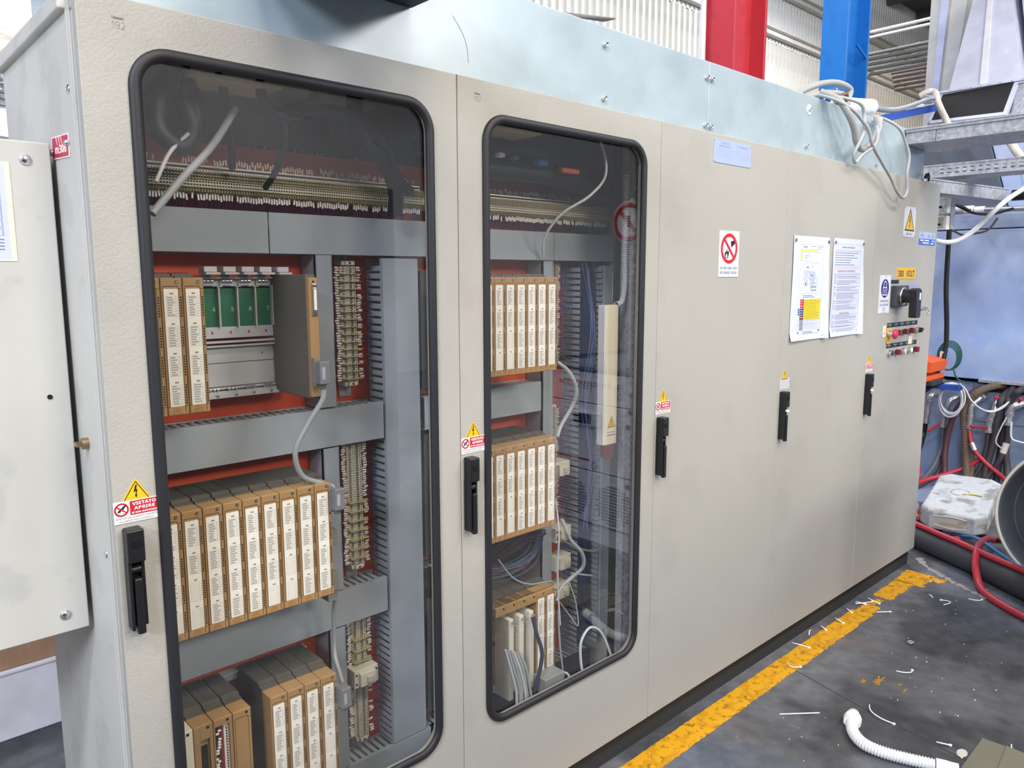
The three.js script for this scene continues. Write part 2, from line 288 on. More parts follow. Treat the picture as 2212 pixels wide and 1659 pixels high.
// ---------- overhead pipes between the blue column and the hood (they run across the hall) ----------
{
  const run = (name, label, x, y, n, dy, dx, r, m, z0 = -7.6, z1 = 8.8) => { const t = thing(name, label, 'pipes', [0, 0, 0], 'overhead pipe runs'); for (let i = 0; i < n; i++) part('pipe', [tube([[x + dx * i, y - dy * i, z0], [x + dx * i, y - dy * i, z1]], r, 4, 10)], m, t); for (let z = z0 + 1; z < z1; z += 3) part('hanger', [box(x - 0.06, x + dx * n + 0.06, y - dy * n - 0.03, y - dy * n - 0.0, z - 0.03, z + 0.03), cyl(0.01, 0.01, 9.45 - y, x, (9.45 + y) / 2, z)], M.pipe, t); return t; };
  run('overhead_pipes', 'pair of pale overhead pipes, highest of the runs beside the blue column', 11.4, 5.10, 2, 0.075, 0.0, 0.021, M.girt, -3.62, 1.5);
  run('overhead_pipes', 'middle run of five grey overhead pipes beside the blue column', 11.4, 4.79, 5, 0.06, 0.045, 0.024, M.pipe, -3.62, 1.5);
  run('overhead_pipes', 'lowest run of brownish overhead pipes beside the blue column', 12.2, 4.66, 5, 0.055, 0.045, 0.023, M.rustPipe, -3.54, 1.5);
  const s = [[12.4, 4.15, -3.2], [12.4, 4.15, 0.5]]; solo('ribbed_hose', [ribTube(s, 0.045, 0.008, 0.05)], M.whitePaint, 'white ribbed hose under the lowest overhead pipes', 'hose');
}

// ---------- the cabinets ----------
const HT = 2.05, HB = 0.10, DEP = 0.6;
const windowHole = (x0, x1, y0, y1, r, P = THREE.Path) => { const h = new P(); h.moveTo(x0 + r, y0); h.lineTo(x1 - r, y0); h.absarc(x1 - r, y0 + r, r, -Math.PI / 2, 0); h.lineTo(x1, y1 - r); h.absarc(x1 - r, y1 - r, r, 0, Math.PI / 2); h.lineTo(x0 + r, y1); h.absarc(x0 + r, y1 - r, r, Math.PI / 2, Math.PI); h.lineTo(x0, y0 + r); h.absarc(x0 + r, y0 + r, r, Math.PI, Math.PI * 1.5); return h; };
const WINDOWS = [[0.084, 0.719, 0.388, 1.972], [0.086, 0.716, 0.377, 1.970]];
const CABLABEL = ['beige control cabinet with the widest window, beside the grey side box', 'beige control cabinet with the second glass door, between two cabinets', 'beige plain-door cabinet with the red no-water sign', 'beige plain-door cabinet with two paper sheets taped on', 'beige plain-door cabinet at the far end with rotary switch and buttons'];

// sticker prints
function canvasTex(w, h, draw) { const c = document.createElement('canvas'); c.width = w; c.height = h; const g = c.getContext('2d'); draw(g, w, h); const t = new THREE.CanvasTexture(c); t.colorSpace = THREE.SRGBColorSpace; t.magFilter = THREE.LinearFilter; return t; }
const printed = (w, h, draw, rough = 0.45) => mat(0xffffff, rough, 0, { map: canvasTex(w, h, draw) });
function card(w, h, d = 0.0012) {  // thin card in the xy-plane, its front carrying the whole print, back at z = 0
  const g = new THREE.BoxGeometry(w, h, d).toNonIndexed().translate(0, 0, d / 2), p = g.attributes.position, uv = g.attributes.uv;
  for (let i = 0; i < p.count; i++) uv.setXY(i, Math.min(0.995, Math.max(0.005, p.getX(i) / w + 0.5)), Math.min(0.995, Math.max(0.005, p.getY(i) / h + 0.5)));
  return g;
}
function fitText(g, s, x, y, w, px, font = 'bold', fam = 'sans-serif') { g.font = `${font} ${px}px ${fam}`; g.save(); g.translate(x, y); const m = g.measureText(s).width; g.scale(w / m, 1); g.fillText(s, 0, 0); g.restore(); }
function bolt(g, x, y, s) { g.beginPath(); [[0.05, -1], [0.28, -1], [0.1, -0.25], [0.32, -0.42], [0.13, 0.5], [0.28, 0.42], [0.08, 1], [-0.1, 0.42], [0.02, 0.48], [0.08, -0.1], [-0.24, 0.12]].forEach(([a, b], i) => (i ? g.lineTo(x + a * s, y + b * s) : g.moveTo(x + a * s, y + b * s))); g.closePath(); g.fill(); }
const P_triangle = printed(256, 224, (g, w, h) => {
  g.fillStyle = '#e3b51f'; g.fillRect(0, 0, w, h); g.strokeStyle = '#2a1d08'; g.lineWidth = 7; g.lineJoin = 'round'; g.beginPath(); g.moveTo(128, 34); g.lineTo(228, 205); g.lineTo(28, 205); g.closePath(); g.stroke(); g.fillStyle = '#1a1206'; bolt(g, 122, 128, 62);
});
const P_forbid = printed(512, 264, (g, w, h) => {
  g.fillStyle = '#d8d8d6'; g.fillRect(0, 0, w, h);
  g.fillStyle = '#b3202f'; g.fillRect(180, 12, 318, 166);
  g.fillStyle = '#ffffff'; g.textBaseline = 'alphabetic'; fitText(g, 'VIETATO', 208, 66, 264, 52); fitText(g, 'APRIRE', 226, 120, 232, 52); fitText(g, 'ai non autorizzati', 196, 162, 290, 34);
  g.lineWidth = 20; g.strokeStyle = '#a81d33'; g.beginPath(); g.arc(88, 98, 70, 0, 7); g.stroke();
  g.fillStyle = '#151515'; g.beginPath(); g.moveTo(128, 44); g.lineTo(140, 56); g.lineTo(112, 92); g.lineTo(86, 108); g.lineTo(70, 130); g.lineTo(58, 122); g.lineTo(46, 132); g.lineTo(44, 112); g.lineTo(78, 84); g.closePath(); g.fill(); g.fillRect(40, 142, 80, 4);
  g.save(); g.translate(88, 98); g.rotate(0.66); g.fillStyle = '#a81d33'; g.fillRect(-70, -8, 140, 16); g.restore();
  g.fillStyle = '#20242c'; fitText(g, 'APERTURA DEL QUADRO E\u2019 CONSENTITA', 22, 214, 466, 30, 'normal', 'sans-serif'); fitText(g, 'SOLAMENTE AGLI ELETTRICISTI', 60, 250, 380, 30, 'normal', 'sans-serif');
});
const triShape = (() => { const s = new THREE.Shape(); s.moveTo(-0.026, -0.02); s.lineTo(0.026, -0.02); s.lineTo(0.0015, 0.0205); s.lineTo(-0.0015, 0.0205); s.closePath(); const g = new THREE.ExtrudeGeometry(s, { depth: 0.0008, bevelEnabled: false }), p = g.attributes.position, uv = g.attributes.uv; for (let i = 0; i < p.count; i++) uv.setXY(i, p.getX(i) / 0.055 + 0.5, (p.getY(i) + 0.0215) / 0.0445); return g; })();
const forbidCard = card(0.079, 0.041, 0.0008);
const pencil = (() => {  // hand-written number with the crossed-out one above it, as thin strokes (unit 1 mm, origin at the middle)
  const st = (pts) => tube(pts.map(([x, y]) => [x / 1000, y / 1000, 0.0001]), 0.00035, pts.length * 6, 4), arc = (cx, cy, rx, ry, a, b, n = 10) => Array.from({ length: n + 1 }, (_, i) => [cx + rx * Math.cos(a + (b - a) * i / n), cy + ry * Math.sin(a + (b - a) * i / n)]);
  return join([st([[-11, -1], [-8, 2.5]]), st([[-8, 2.5], [-8, -8]]), st(arc(-1.5, -0.5, 3, 3, 0, 6.283)), st([[1.5, -0.5], [1.2, -5], [-1, -8], [-3, -7]]), st([...arc(7, 0, 2.6, 2.6, 2.6, -0.5, 6), [7, -5], [4, -8]]), st([[4, -8], [10.5, -7.8]]),
    st([[-11, 9], [-9, 11.5], [-9, 6]]), st(Array.from({ length: 20 }, (_, i) => [-7 + i * 0.7, 8.5 + (i % 2 ? 2 : -2) + rr(-0.5, 0.5)])), st([[-10, 8.6], [9, 9.2]]), st([[6, 11], [6.2, 9], [9, 9.2], [8.6, 6.5]])]);
})();

// door handle: shell with a recess, swing lever, lock barrel, catch
const hShell = join([rbox(0, 0.030, 0.128, 0.190, 0, 0.030, 0.004), rbox(0, 0.006, 0.0, 0.135, 0, 0.026, 0.002), rbox(0.024, 0.030, 0.004, 0.135, 0, 0.019, 0.002), box(0.004, 0.026, 0.0, 0.13, 0, 0.004)]);
const hLever = join([rbox(0.0085, 0.0225, -0.008, 0.098, 0.016, 0.029, 0.003), cyl(0.008, 0.008, 0.016, 0.0155, 0.112, 0.012, 'x', 12)]);
const hLock = join([cyl(0.0075, 0.0075, 0.003, 0.0155, 0.165, 0.031, 'z', 18), box(0.0125, 0.0185, 0.162, 0.168, 0.031, 0.0335)]);

const cabs = [], doors = [];
for (let k = 0; k < 5; k++) {
  const c = thing('control_cabinet', CABLABEL[k], 'cabinet', [0.8 * k, 0, 0], 'row of beige control cabinets'); cabs.push(c);
  const wi = WINDOWS[k], zf = -0.026;
  part('back_panel', [box(0.001, 0.799, HB, HT, -DEP, -DEP + 0.012)], M.inside, c);
  part('roof', [rbox(0.001, 0.799, HT - 0.024, HT, -DEP, zf, 0.004)], M.beige, c);
  part('floor_plate', [box(0.001, 0.799, HB, HB + 0.02, -DEP, zf)], M.inside, c);
  part('plinth', [box(0.0, 0.8, 0, HB, -DEP + 0.03, -0.03)], M.ductDark, c);
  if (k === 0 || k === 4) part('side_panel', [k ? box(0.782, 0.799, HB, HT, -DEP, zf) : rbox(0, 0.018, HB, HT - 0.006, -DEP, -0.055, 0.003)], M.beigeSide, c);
  if (k === 0) {
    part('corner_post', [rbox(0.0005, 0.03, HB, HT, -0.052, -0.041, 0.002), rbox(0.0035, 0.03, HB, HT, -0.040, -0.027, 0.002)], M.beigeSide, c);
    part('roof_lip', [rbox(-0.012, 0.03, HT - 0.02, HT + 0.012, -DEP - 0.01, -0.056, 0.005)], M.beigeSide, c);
    for (const [y, z] of [[1.905, -0.075], [1.07, -0.068]]) part('screw', [new THREE.SphereGeometry(0.0085, 14, 8).scale(0.45, 1, 1).translate(0, y, z)], M.chrome, c);
    part('lock_stud', [cyl(0.011, 0.011, 0.012, -0.006, 1.272, -0.132, 'x'), box(-0.022, -0.01, 1.268, 1.276, -0.14, -0.124)], mat(0x9a8a6c, 0.35, 0.8), c, { label: 'brass lock stud' });
  }
  if (k >= 1 && k <= 3) part('frame_post', [box(0.782, 0.799, HB, HT, -DEP, -0.45)], M.inside, c);
  if (k === 2) part('partition', [box(0.1, 0.118, HB, HT, -DEP, -0.03)], M.inside, c);
  // door
  let dg;
  if (wi) { const s = new THREE.Shape(); s.moveTo(0.003, HB); s.lineTo(0.797, HB); s.lineTo(0.797, HT); s.lineTo(0.003, HT); s.closePath(); s.holes.push(windowHole(...wi, 0.062)); dg = new THREE.ExtrudeGeometry(s, { depth: 0.017, bevelEnabled: true, bevelThickness: 0.0025, bevelSize: 0.0022, bevelSegments: 2, curveSegments: 10 }).translate(0, 0, -0.0195); }
  else dg = rbox(0.001, 0.799, HB - 0.002, HT + 0.002, -0.022, 0, 0.003, 3);
  const d = part('door', [dg], M.beige, c); doors.push(d);
  if (wi) {
    const [x0, x1, y0, y1] = wi, path = windowHole(x0 + 0.001, x1 - 0.001, y0 + 0.001, y1 - 0.001, 0.061).getPoints(10).map((p) => V(p.x, p.y, 0.0015));
    path.pop();
    const even = new THREE.CurvePath(); for (let i = 0; i < path.length; i++) even.add(new THREE.LineCurve3(path[i], path[(i + 1) % path.length]));
    const ring = new THREE.CatmullRomCurve3(even.getSpacedPoints(420).slice(0, -1), true, 'catmullrom', 0.5);
    part('window_gasket', [new THREE.TubeGeometry(ring, 420, 0.0112, 10, true).scale(1, 1, 0.8)], M.rubber, d);
    const gs = windowHole(x0 - 0.004, x1 + 0.004, y0 - 0.004, y1 + 0.004, 0.064, THREE.Shape);
    part('window_pane', [new THREE.ExtrudeGeometry(gs, { depth: 0.004, bevelEnabled: false, curveSegments: 8 }).translate(0, 0, -0.010)], M.glass, d);
    part('pencil_mark', pencil, mat(0x74777b, 0.7), d, { pos: [k ? 0.063 : 0.066, 2.009, 0.0] });
  }
  const hx = k ? 0.007 : 0.011;
  part('handle_shell', hShell, M.black, d, { pos: [hx, 0.945, 0] });
  part('handle_lever', hLever, M.black, d, { pos: [hx, 0.945, 0] });
  part('handle_lock', hLock, mat(0x2c2c30, 0.3, 0.6), d, { pos: [hx, 0.945, 0] });
  if (k > 2) part('handle_catch', [box(0.008, 0.022, 0.112, 0.118, 0.022, 0.0335)], M.white, d, { pos: [hx, 0.945, 0], label: 'pale catch' });
  part('warning_triangle', triShape, P_triangle, d, { print: true, pos: [k ? 0.040 : 0.040, 1.2, 0.0] });
  if (k !== 3) part('forbidden_sticker', forbidCard, P_forbid, d, { print: true, pos: [k ? 0.040 : 0.0395, 1.1625, 0.0005] });
  else part('blank_sticker', [rbox(0.004, 0.082, 1.141, 1.185, 0, 0.0008, 0.0003)], mat(0xbdbcc0, 0.5), d, { label: 'faded blank sticker' });
}
// red tag on the side panel
{
  const P_tag = printed(256, 170, (g, w, h) => { g.fillStyle = '#f6f3f4'; g.fillRect(0, 0, w, h); g.fillStyle = '#b82842'; g.beginPath(); g.roundRect(8, 8, w - 16, h - 16, 10); g.fill(); g.fillStyle = '#f0b7c0'; for (const x of [60, 96, 130]) { g.beginPath(); g.moveTo(x, 8); g.lineTo(x + 20, 8); g.lineTo(x + 30, 70); g.lineTo(x + 22, 70); g.fill(); } g.fillStyle = '#fff'; fitText(g, 'm306', 44, 130, 176, 84); });
  const t = solo('asset_tag', card(0.118, 0.040, 0.0012).rotateY(-Math.PI / 2), P_tag, 'peeling red and white number tag on the cabinet side panel', 'tag', null, { print: true, pos: [-0.0005, 1.818, -0.153] });
  t.rotation.x = 0.06; 
  for (const z of [-0.055, 0.055]) part('rivet', [new THREE.SphereGeometry(0.006, 10, 8).translate(-0.003, -0.002 + z * 0.1, z)], M.steel, t);
}
// the grey box on the cabinet side
{
  const t = thing('junction_box', 'large worn grey steel box fixed to the side of the first cabinet', 'box', [0, 0, 0]);
  part('enclosure', [rbox(-0.52, -0.016, 0.892, 1.824, -0.50, -0.208, 0.004)], M.greyBox, t);
  part('lid', [rbox(-0.525, -0.010, 0.888, 1.828, -0.204, -0.19, 0.003)], M.greyBox, t);
  part('lid_seal', [box(-0.515, -0.02, 0.90, 1.815, -0.21, -0.20)], M.rubber, t);
  for (const y of [1.795, 0.925]) part('screw', [new THREE.SphereGeometry(0.0085, 16, 10).scale(1, 1, 0.5).translate(-0.051, y, -0.189), new THREE.TorusGeometry(0.0085, 0.0015, 6, 18).translate(-0.051, y, -0.189)], M.chrome, t);
  part('plug_hole', [cyl(0.0045, 0.0045, 0.002, -0.045, 1.359, -0.1893, 'z')], M.hole, t);
  const P_sheet = printed(256, 512, (g, w, h) => { g.fillStyle = '#dcd9c4'; g.fillRect(0, 0, w, h); g.fillStyle = '#c3cbe2'; g.fillRect(0, 12, w - 12, h - 24); g.strokeStyle = '#8f9ac4'; g.lineWidth = 3; for (let i = 0; i < 9; i++) g.strokeRect(-5, 24 + i * 40, w - 20, 34); g.fillStyle = '#56619a'; for (let i = 0; i < 4; i++) for (let x = 4; x < 226; x += 26) g.fillRect(x, 396 + i * 17, 20, 5); });
  part('data_label', card(0.20, 0.175, 0.001), P_sheet, t, { print: true, pos: [-0.177, 1.700, -0.19] });
}

// ---------- inside the glazed cabinets ----------
const ZP = -0.34, ZD = -0.26, ZM = -0.10;
part('mounting_plate', [box(0.06, 0.80, 0.16, 1.888, ZP - 0.004, ZP)], M.orange, cabs[0]);
part('mounting_plate', [box(0.001, 0.799, 0.16, 1.888, ZP - 0.004, ZP)], M.orange, cabs[1]);

// --- wiring ducts: trough, lid and one slat per finger
const slatV = rbox(-0.0011, 0.0011, -0.0068, 0.0068, 0, 0.076, 0.0008, 1), slatH = rbox(-0.006, 0.006, -0.0011, 0.0011, 0, 0.076, 0.0008, 1);
function ductH(x0, x1, y0, y1, label, o = {}) {
  const t = thing('wiring_duct', label, 'cable duct', [x0, y0, ZP], 'grey slotted wiring ducts'), w = x1 - x0, h = y1 - y0, D = ZD - ZP;
  part('trough', [box(0, w, 0, h, 0, 0.003)], M.duct, t);
  const cuts = [0, ...(o.joint ? [o.joint - x0] : []), w];
  for (let i = 0; i + 1 < cuts.length; i++) part('lid', [rbox(cuts[i] + 0.0012, cuts[i + 1] - 0.0012, 0, h, D - 0.003, D, 0.0012), box(cuts[i] + 0.002, cuts[i + 1] - 0.002, h - 0.002, h, D - 0.012, D - 0.001), box(cuts[i] + 0.002, cuts[i + 1] - 0.002, 0, 0.002, D - 0.012, D - 0.001)], o.m ?? M.duct, t);
  for (let x = 0.01; x < w - 0.006; x += 0.02) { if (!o.bottomOnly) part('slat', slatH, M.duct, t, { pos: [x, h - 0.003, 0.002] }); if (o.bottom || o.bottomOnly) part('slat', slatH, M.duct, t, { pos: [x, 0.003, 0.002] }); }
  return t;
}
function ductV(x0, x1, y0, y1, label, o = {}) {
  const t = thing('wiring_duct', label, 'cable duct', [x0, y0, ZP], 'grey slotted wiring ducts'), w = x1 - x0, h = y1 - y0, D = ZD - ZP;
  part('trough', [box(0, w, 0, h, 0, 0.003)], M.duct, t);
  if (!o.open) part('lid', [rbox(0, w, 0, h, D - 0.003, D, 0.0012), box(0, 0.002, 0, h, D - 0.012, D - 0.001), box(w - 0.002, w, 0, h, D - 0.012, D - 0.001)], M.duct, t);
  if (!o.solid) for (let y = 0.01; y < h - 0.006; y += 0.02) { part('slat', slatV, M.duct, t, { pos: [0.003, y, 0.002] }); if (o.both) part('slat', slatV, M.duct, t, { pos: [w - 0.003, y, 0.002] }); }
  else part('side_wall', [box(0, 0.002, 0, h, 0, D), box(w - 0.002, w, 0, h, 0, D)], M.duct, t);
  return t;
}
ductH(0.02, 0.93, 1.638, 1.733, 'wide horizontal duct below the beige terminal row, first cabinet', { joint: 0.442, bottomOnly: true });
ductH(0.932, 1.76, 1.634, 1.722, 'wide horizontal duct below the beige terminal row, second cabinet', { joint: 1.40, bottomOnly: true });
ductH(0.05, 0.746, 1.153, 1.252, 'horizontal duct crossed by the looping grey cable, first cabinet');
ductH(0.05, 0.744, 0.664, 0.762, 'horizontal duct above the darkest module row, first cabinet');
ductH(0.05, 0.90, 0.16, 0.253, 'lowest horizontal duct in the first cabinet');
ductH(0.88, 1.345, 1.155, 1.250, 'horizontal duct between the module rows of the second cabinet');
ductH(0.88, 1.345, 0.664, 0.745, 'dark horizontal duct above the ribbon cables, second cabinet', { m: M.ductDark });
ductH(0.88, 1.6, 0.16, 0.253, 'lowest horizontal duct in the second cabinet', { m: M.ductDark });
ductV(0.752, 0.866, 0.256, 1.632, 'broad vertical duct beside the terminal strips, first cabinet', {});
ductV(0.560, 0.604, 1.256, 1.637, 'narrow vertical duct beside the top terminal strip, first cabinet', { solid: true });
ductV(0.562, 0.606, 0.765, 1.150, 'narrow vertical duct beside the middle terminal strip, first cabinet', { solid: true });
ductV(0.562, 0.607, 0.256, 0.661, 'narrow vertical duct beside the lowest terminal strip, first cabinet', { solid: true });
ductV(1.352, 1.396, 0.256, 1.632, 'narrow vertical duct beside the modules of the second cabinet', { solid: true });
ductV(1.523, 1.640, 0.256, 1.632, 'open vertical duct crammed with blue wires, second cabinet', { open: true, both: true });

// --- I/O modules
const MW = 0.0412, MH = 0.272, tableY = [0.14, 0.357, 0.57, 0.78];
const LABEL_TOP = 0.078, LABEL_BOT = 0.935;
function labelTex(i) {
  return printed(96, 640, (g, w, h) => {
    g.fillStyle = i % 3 ? '#eeebe2' : '#f3f1ea'; g.fillRect(0, 0, w, h);
    const Y = (f) => (f - LABEL_TOP) / (LABEL_BOT - LABEL_TOP) * h;
    for (let b = 0; b < 4; b++) {
      const y0 = Y(tableY[b]) - 4, dy = (Y(tableY[b] + 0.133) - Y(tableY[b])) / 7.4, full = !(i === 4 && b > 1) && !(i === 2 && b === 3);
      g.fillStyle = '#55534e'; for (let q = 0; q < 3; q++) g.fillRect(40 + q * 8, y0 - 18, 6, 8);
      g.strokeStyle = '#9a978f'; g.lineWidth = 1.2; g.strokeRect(14, y0, w - 20, dy * 8); g.beginPath(); g.moveTo(w - 20, y0); g.lineTo(w - 20, y0 + dy * 8); g.stroke();
      for (let r = 0; r < 8; r++) { g.beginPath(); g.moveTo(14, y0 + dy * (r + 1)); g.lineTo(w - 6, y0 + dy * (r + 1)); g.stroke(); if (full) { g.fillStyle = '#6d6a63'; let x = 20; const n = 5 + Math.floor(hash(r, b, i) * 4); for (let q = 0; q < n; q++) { g.fillRect(x, y0 + dy * r + dy * 0.3, 4.5, dy * 0.42); x += 6.2; } } }
    }
  }, 0.6);
}
const LABELS = [0, 1, 2, 3, 4].map(labelTex);
const P_mod = (a, b) => printed(128, 56, (g, w, h) => { g.fillStyle = '#b48a55'; g.fillRect(0, 0, w, h); g.fillStyle = '#4a3116'; fitText(g, 'DIGITAL', 36, 14, 50, 14, 'normal'); fitText(g, a, 24, 37, 76, 24, 'normal'); fitText(g, b, 20, 52, 84, 13, 'normal'); }, 0.5);
const P_out = P_mod('OUTPUT', '32xDC 24V 0,5A'), P_in = P_mod('INPUT', '32xDC 24V');
const gCover = rbox(0, MW, 0, MH, -0.045, 0, 0.0022, 2);
const gBody = (() => { const l = [box(0.001, MW - 0.001, 0.003, MH + 0.009, -0.18, -0.06), box(0.003, MW - 0.003, 0.02, MH - 0.01, -0.187, -0.18), box(0.001, MW - 0.001, 0.01, MH + 0.003, -0.062, -0.044)]; for (let i = 0; i < 9; i++) l.push(box(0.003 + i * 0.0042, 0.0048 + i * 0.0042, MH + 0.009, MH + 0.0105, -0.172, -0.072)); return join(l); })();
const grv = (x0, x1, y0, y1) => box(x0, x1, y0, y1, -0.001, 0.0003);
const gGroove = join([grv(0.004, 0.0325, MH - 0.0167, MH - 0.0157), grv(0.0317, 0.0325, MH - 0.0205, MH - 0.0157), grv(0.0317, 0.0398, MH - 0.0215, MH - 0.0205), grv(0.0338, 0.0346, 0.0185, MH - 0.0215), grv(0.0005, 0.0407, 0.0175, 0.0183), grv(0.0338, 0.0346, 0.004, 0.0183), grv(0.0035, 0.0042, 0.0185, MH - 0.0167)]);
const gLed = join(tableY.flatMap((f) => Array.from({ length: 8 }, (_, i) => cyl(0.00165, 0.00165, 0.001, 0.0375, MH * (1 - f - 0.019 * i), 0.0002, 'z', 8))));
const gScrew = join([cyl(0.0033, 0.0033, 0.001, 0.0305, MH - 0.0082, 0.0002, 'z', 14)]), gScrewIn = cyl(0.0021, 0.0021, 0.001, 0.0305, MH - 0.0082, 0.0006, 'z', 12);
const gLabel = card(0.0275, MH * (LABEL_BOT - LABEL_TOP), 0.0006), gPlate = card(0.031, 0.0135, 0.0004);
function makeModule(labelIdx, kind, label, pos, group, open) {
  const t = thing('io_module', label, 'control module', pos, group);
  part('housing', gBody, M.body, t); part('cover', gCover, M.tan, t); part('groove', gGroove, M.tanDark, t);
  part('screw_hole', gScrew, M.hole, t); part('screw', gScrewIn, M.steel, t);
  part('indicator_row', gLed, M.hole, t);
  part('label_card', gLabel, LABELS[labelIdx], t, { print: true, pos: [0.0188, MH * (1 - (LABEL_TOP + LABEL_BOT) / 2), 0.0002] });
  if (kind) part('type_plate', gPlate, kind === 'in' ? P_in : P_out, t, { print: true, pos: [0.0175, 0.0088, 0.0001] });
  return t;
}
const protoIn = [], protoOut = [];
function row(n, xRight, y, pitch, where, kinds, from = 0) {
  for (let i = 0; i < n; i++) {
    const kind = kinds[i % kinds.length], li = (i * 2 + n + Math.round(y * 10)) % 5, label = `tan module with white label strip, ${ORD[i + from]} from the handle side, ${where}`, pos = [xRight - pitch * (n - i) + (pitch - MW), y, ZM], cache = kind === 'in' ? protoIn : protoOut;
    if (cache[li]) copy(cache[li], pos, label, 'tan control modules'); else cache[li] = makeModule(li, kind, label, pos, 'tan control modules');
  }
}
row(4, 0.2222, 1.310, 0.0423, 'top row, first cabinet', ['out', 'in', 'out', 'in']);
row(9, 0.4895, 0.838, 0.0425, 'middle row, first cabinet', ['out']);
row(4, 0.4865, 0.366, 0.0422, 'lowest row, first cabinet', ['in', 'out']);
row(7, 1.2485, 1.310, 0.0412, 'top row, second cabinet', ['in', 'in', 'in', 'in', 'out', 'out', 'in']);
row(7, 1.2485, 0.836, 0.0412, 'middle row, second cabinet', ['in', 'in', 'in', 'in', 'out', 'in', 'in']);
row(2, 1.2485, 0.366, 0.0412, 'lowest row, second cabinet', ['in', 'in']);

// special modules in the lowest row of the first cabinet
{
  const y = 0.366, base = (x, label) => { const t = thing('io_module', label, 'control module', [x, y, ZM], 'tan control modules'); part('housing', gBody, M.body, t); return t; };
  let t = base(0.2315, 'tan module with a plain closed cover, lowest row of first cabinet');
  part('cover', gCover, M.tan, t); part('groove', gGroove, M.tanDark, t); part('screw_hole', gScrew, M.hole, t);
  t = base(0.1888, 'tan module with open cover showing wired terminals and red wires');
  part('cover', [rbox(0, MW, MH - 0.018, MH, -0.045, 0, 0.002), rbox(0, MW, 0, 0.02, -0.045, 0, 0.002), box(0, 0.003, 0.01, MH - 0.01, -0.045, -0.001), rbox(0.0345, MW, 0.01, MH - 0.01, -0.045, -0.001, 0.001)], M.tan, t);
  part('screw_hole', gScrew, M.hole, t);
  const blk = [], hol = [], wir = [], mk = []; for (let i = 0; i < 34; i++) { const yy = 0.026 + i * 0.0065; hol.push(cyl(0.0016, 0.0016, 0.002, 0.030, yy, -0.0075, 'z', 8)); wir.push(tube([[0.025, yy, -0.01], [0.02, yy - 0.002, -0.006], [0.012 + rr(-0.002, 0.002), yy - 0.012, -0.012]], 0.0009, 6, 5)); if (i % 7 !== 3) mk.push(rbox(0.007, 0.014, yy - 0.002, yy + 0.002, -0.01, -0.006, 0.0008, 1).rotateZ(rr(-0.03, 0.03))); }
  part('terminal_block', [box(0.024, 0.0345, 0.02, MH - 0.018, -0.04, -0.008)], M.white, t); part('terminal_hole', hol, M.hole, t); part('red_wire', wir, M.redWire, t, { kind: 'stuff' }); part('wire_marker', mk, M.white, t, { kind: 'stuff' });
  t = base(0.1462, 'tan module with a dark display slot beside the open module');
  part('cover', [rbox(0, 0.014, 0, MH, -0.045, 0, 0.002), rbox(0.033, MW, 0, MH, -0.045, 0, 0.002), rbox(0.013, 0.034, MH - 0.035, MH, -0.045, 0, 0.002), rbox(0.013, 0.034, 0, 0.13, -0.045, 0, 0.002), box(0.012, 0.035, 0.12, MH - 0.03, -0.045, -0.008)], M.tan, t);
  part('display', [rbox(0.017, 0.030, 0.145, MH - 0.05, -0.008, -0.005, 0.001)], M.hole, t); part('screw_hole', gScrew, M.hole, t);
  t = base(0.104, 'slim pale grey module nearest the handle in the lowest row');
  part('cover', [rbox(0.004, MW, 0, MH, -0.045, 0, 0.002)], M.pvcBeige, t); part('slot', [box(0.02, 0.023, 0.03, 0.16, -0.002, 0.0003)], M.hole, t); part('screw_hole', gScrew, M.hole, t);
}
// open modules with round cables, lowest row of the second cabinet
{
  const lab = ['tan vented module nearest the handle above the bundled grey cables', 'tan vented module, second from the handle above the cables', 'tan vented module, third from the handle with pale plug', 'tan vented module beside the labelled pair, second cabinet'];
  for (let i = 0; i < 4; i++) {
    const t = thing('io_module', lab[i], 'control module', [1.2485 - 0.0412 * (6 - i), 0.366, ZM], 'tan control modules');
    const vents = []; for (let a = 0; a < 6; a++) for (let b = 0; b < 7; b++) vents.push(box(0.004 + a * 0.006, 0.0085 + a * 0.006, MH - 0.0004, MH + 0.0004, -0.048 + b * 0.0062, -0.0445 + b * 0.0062));
    part('cover', [rbox(0, MW, MH - 0.028, MH, -0.05, 0, 0.002), box(0.001, MW - 0.001, 0, MH - 0.02, -0.06, -0.055)], M.tan, t); part('vent_slot', vents, M.hole, t, { kind: 'stuff' }); part('screw_hole', gScrew, M.hole, t);
    part('housing', [box(0.001, MW - 0.001, 0.003, MH + 0.006, -0.18, -0.055)], M.body, t);
    if (i) { const x = 0.012, d = i * 0.004; part('plug', [rbox(x - 0.009, x + 0.009, -0.03 + d, MH - 0.045, -0.06, 0.008, 0.002)], M.pvcBeige, t); const rib = []; for (let q = 0; q < 26; q++) rib.push(box(x + 0.009, x + 0.0115, 0.0 + q * 0.008, 0.005 + q * 0.008, -0.04, 0.007)); part('terminal_row', rib, M.pvcBeige, t); part('clamp_screw', [cyl(0.004, 0.004, 0.014, x + 0.004, MH - 0.055, 0.012, 'z')], M.steel, t); }
  }
}

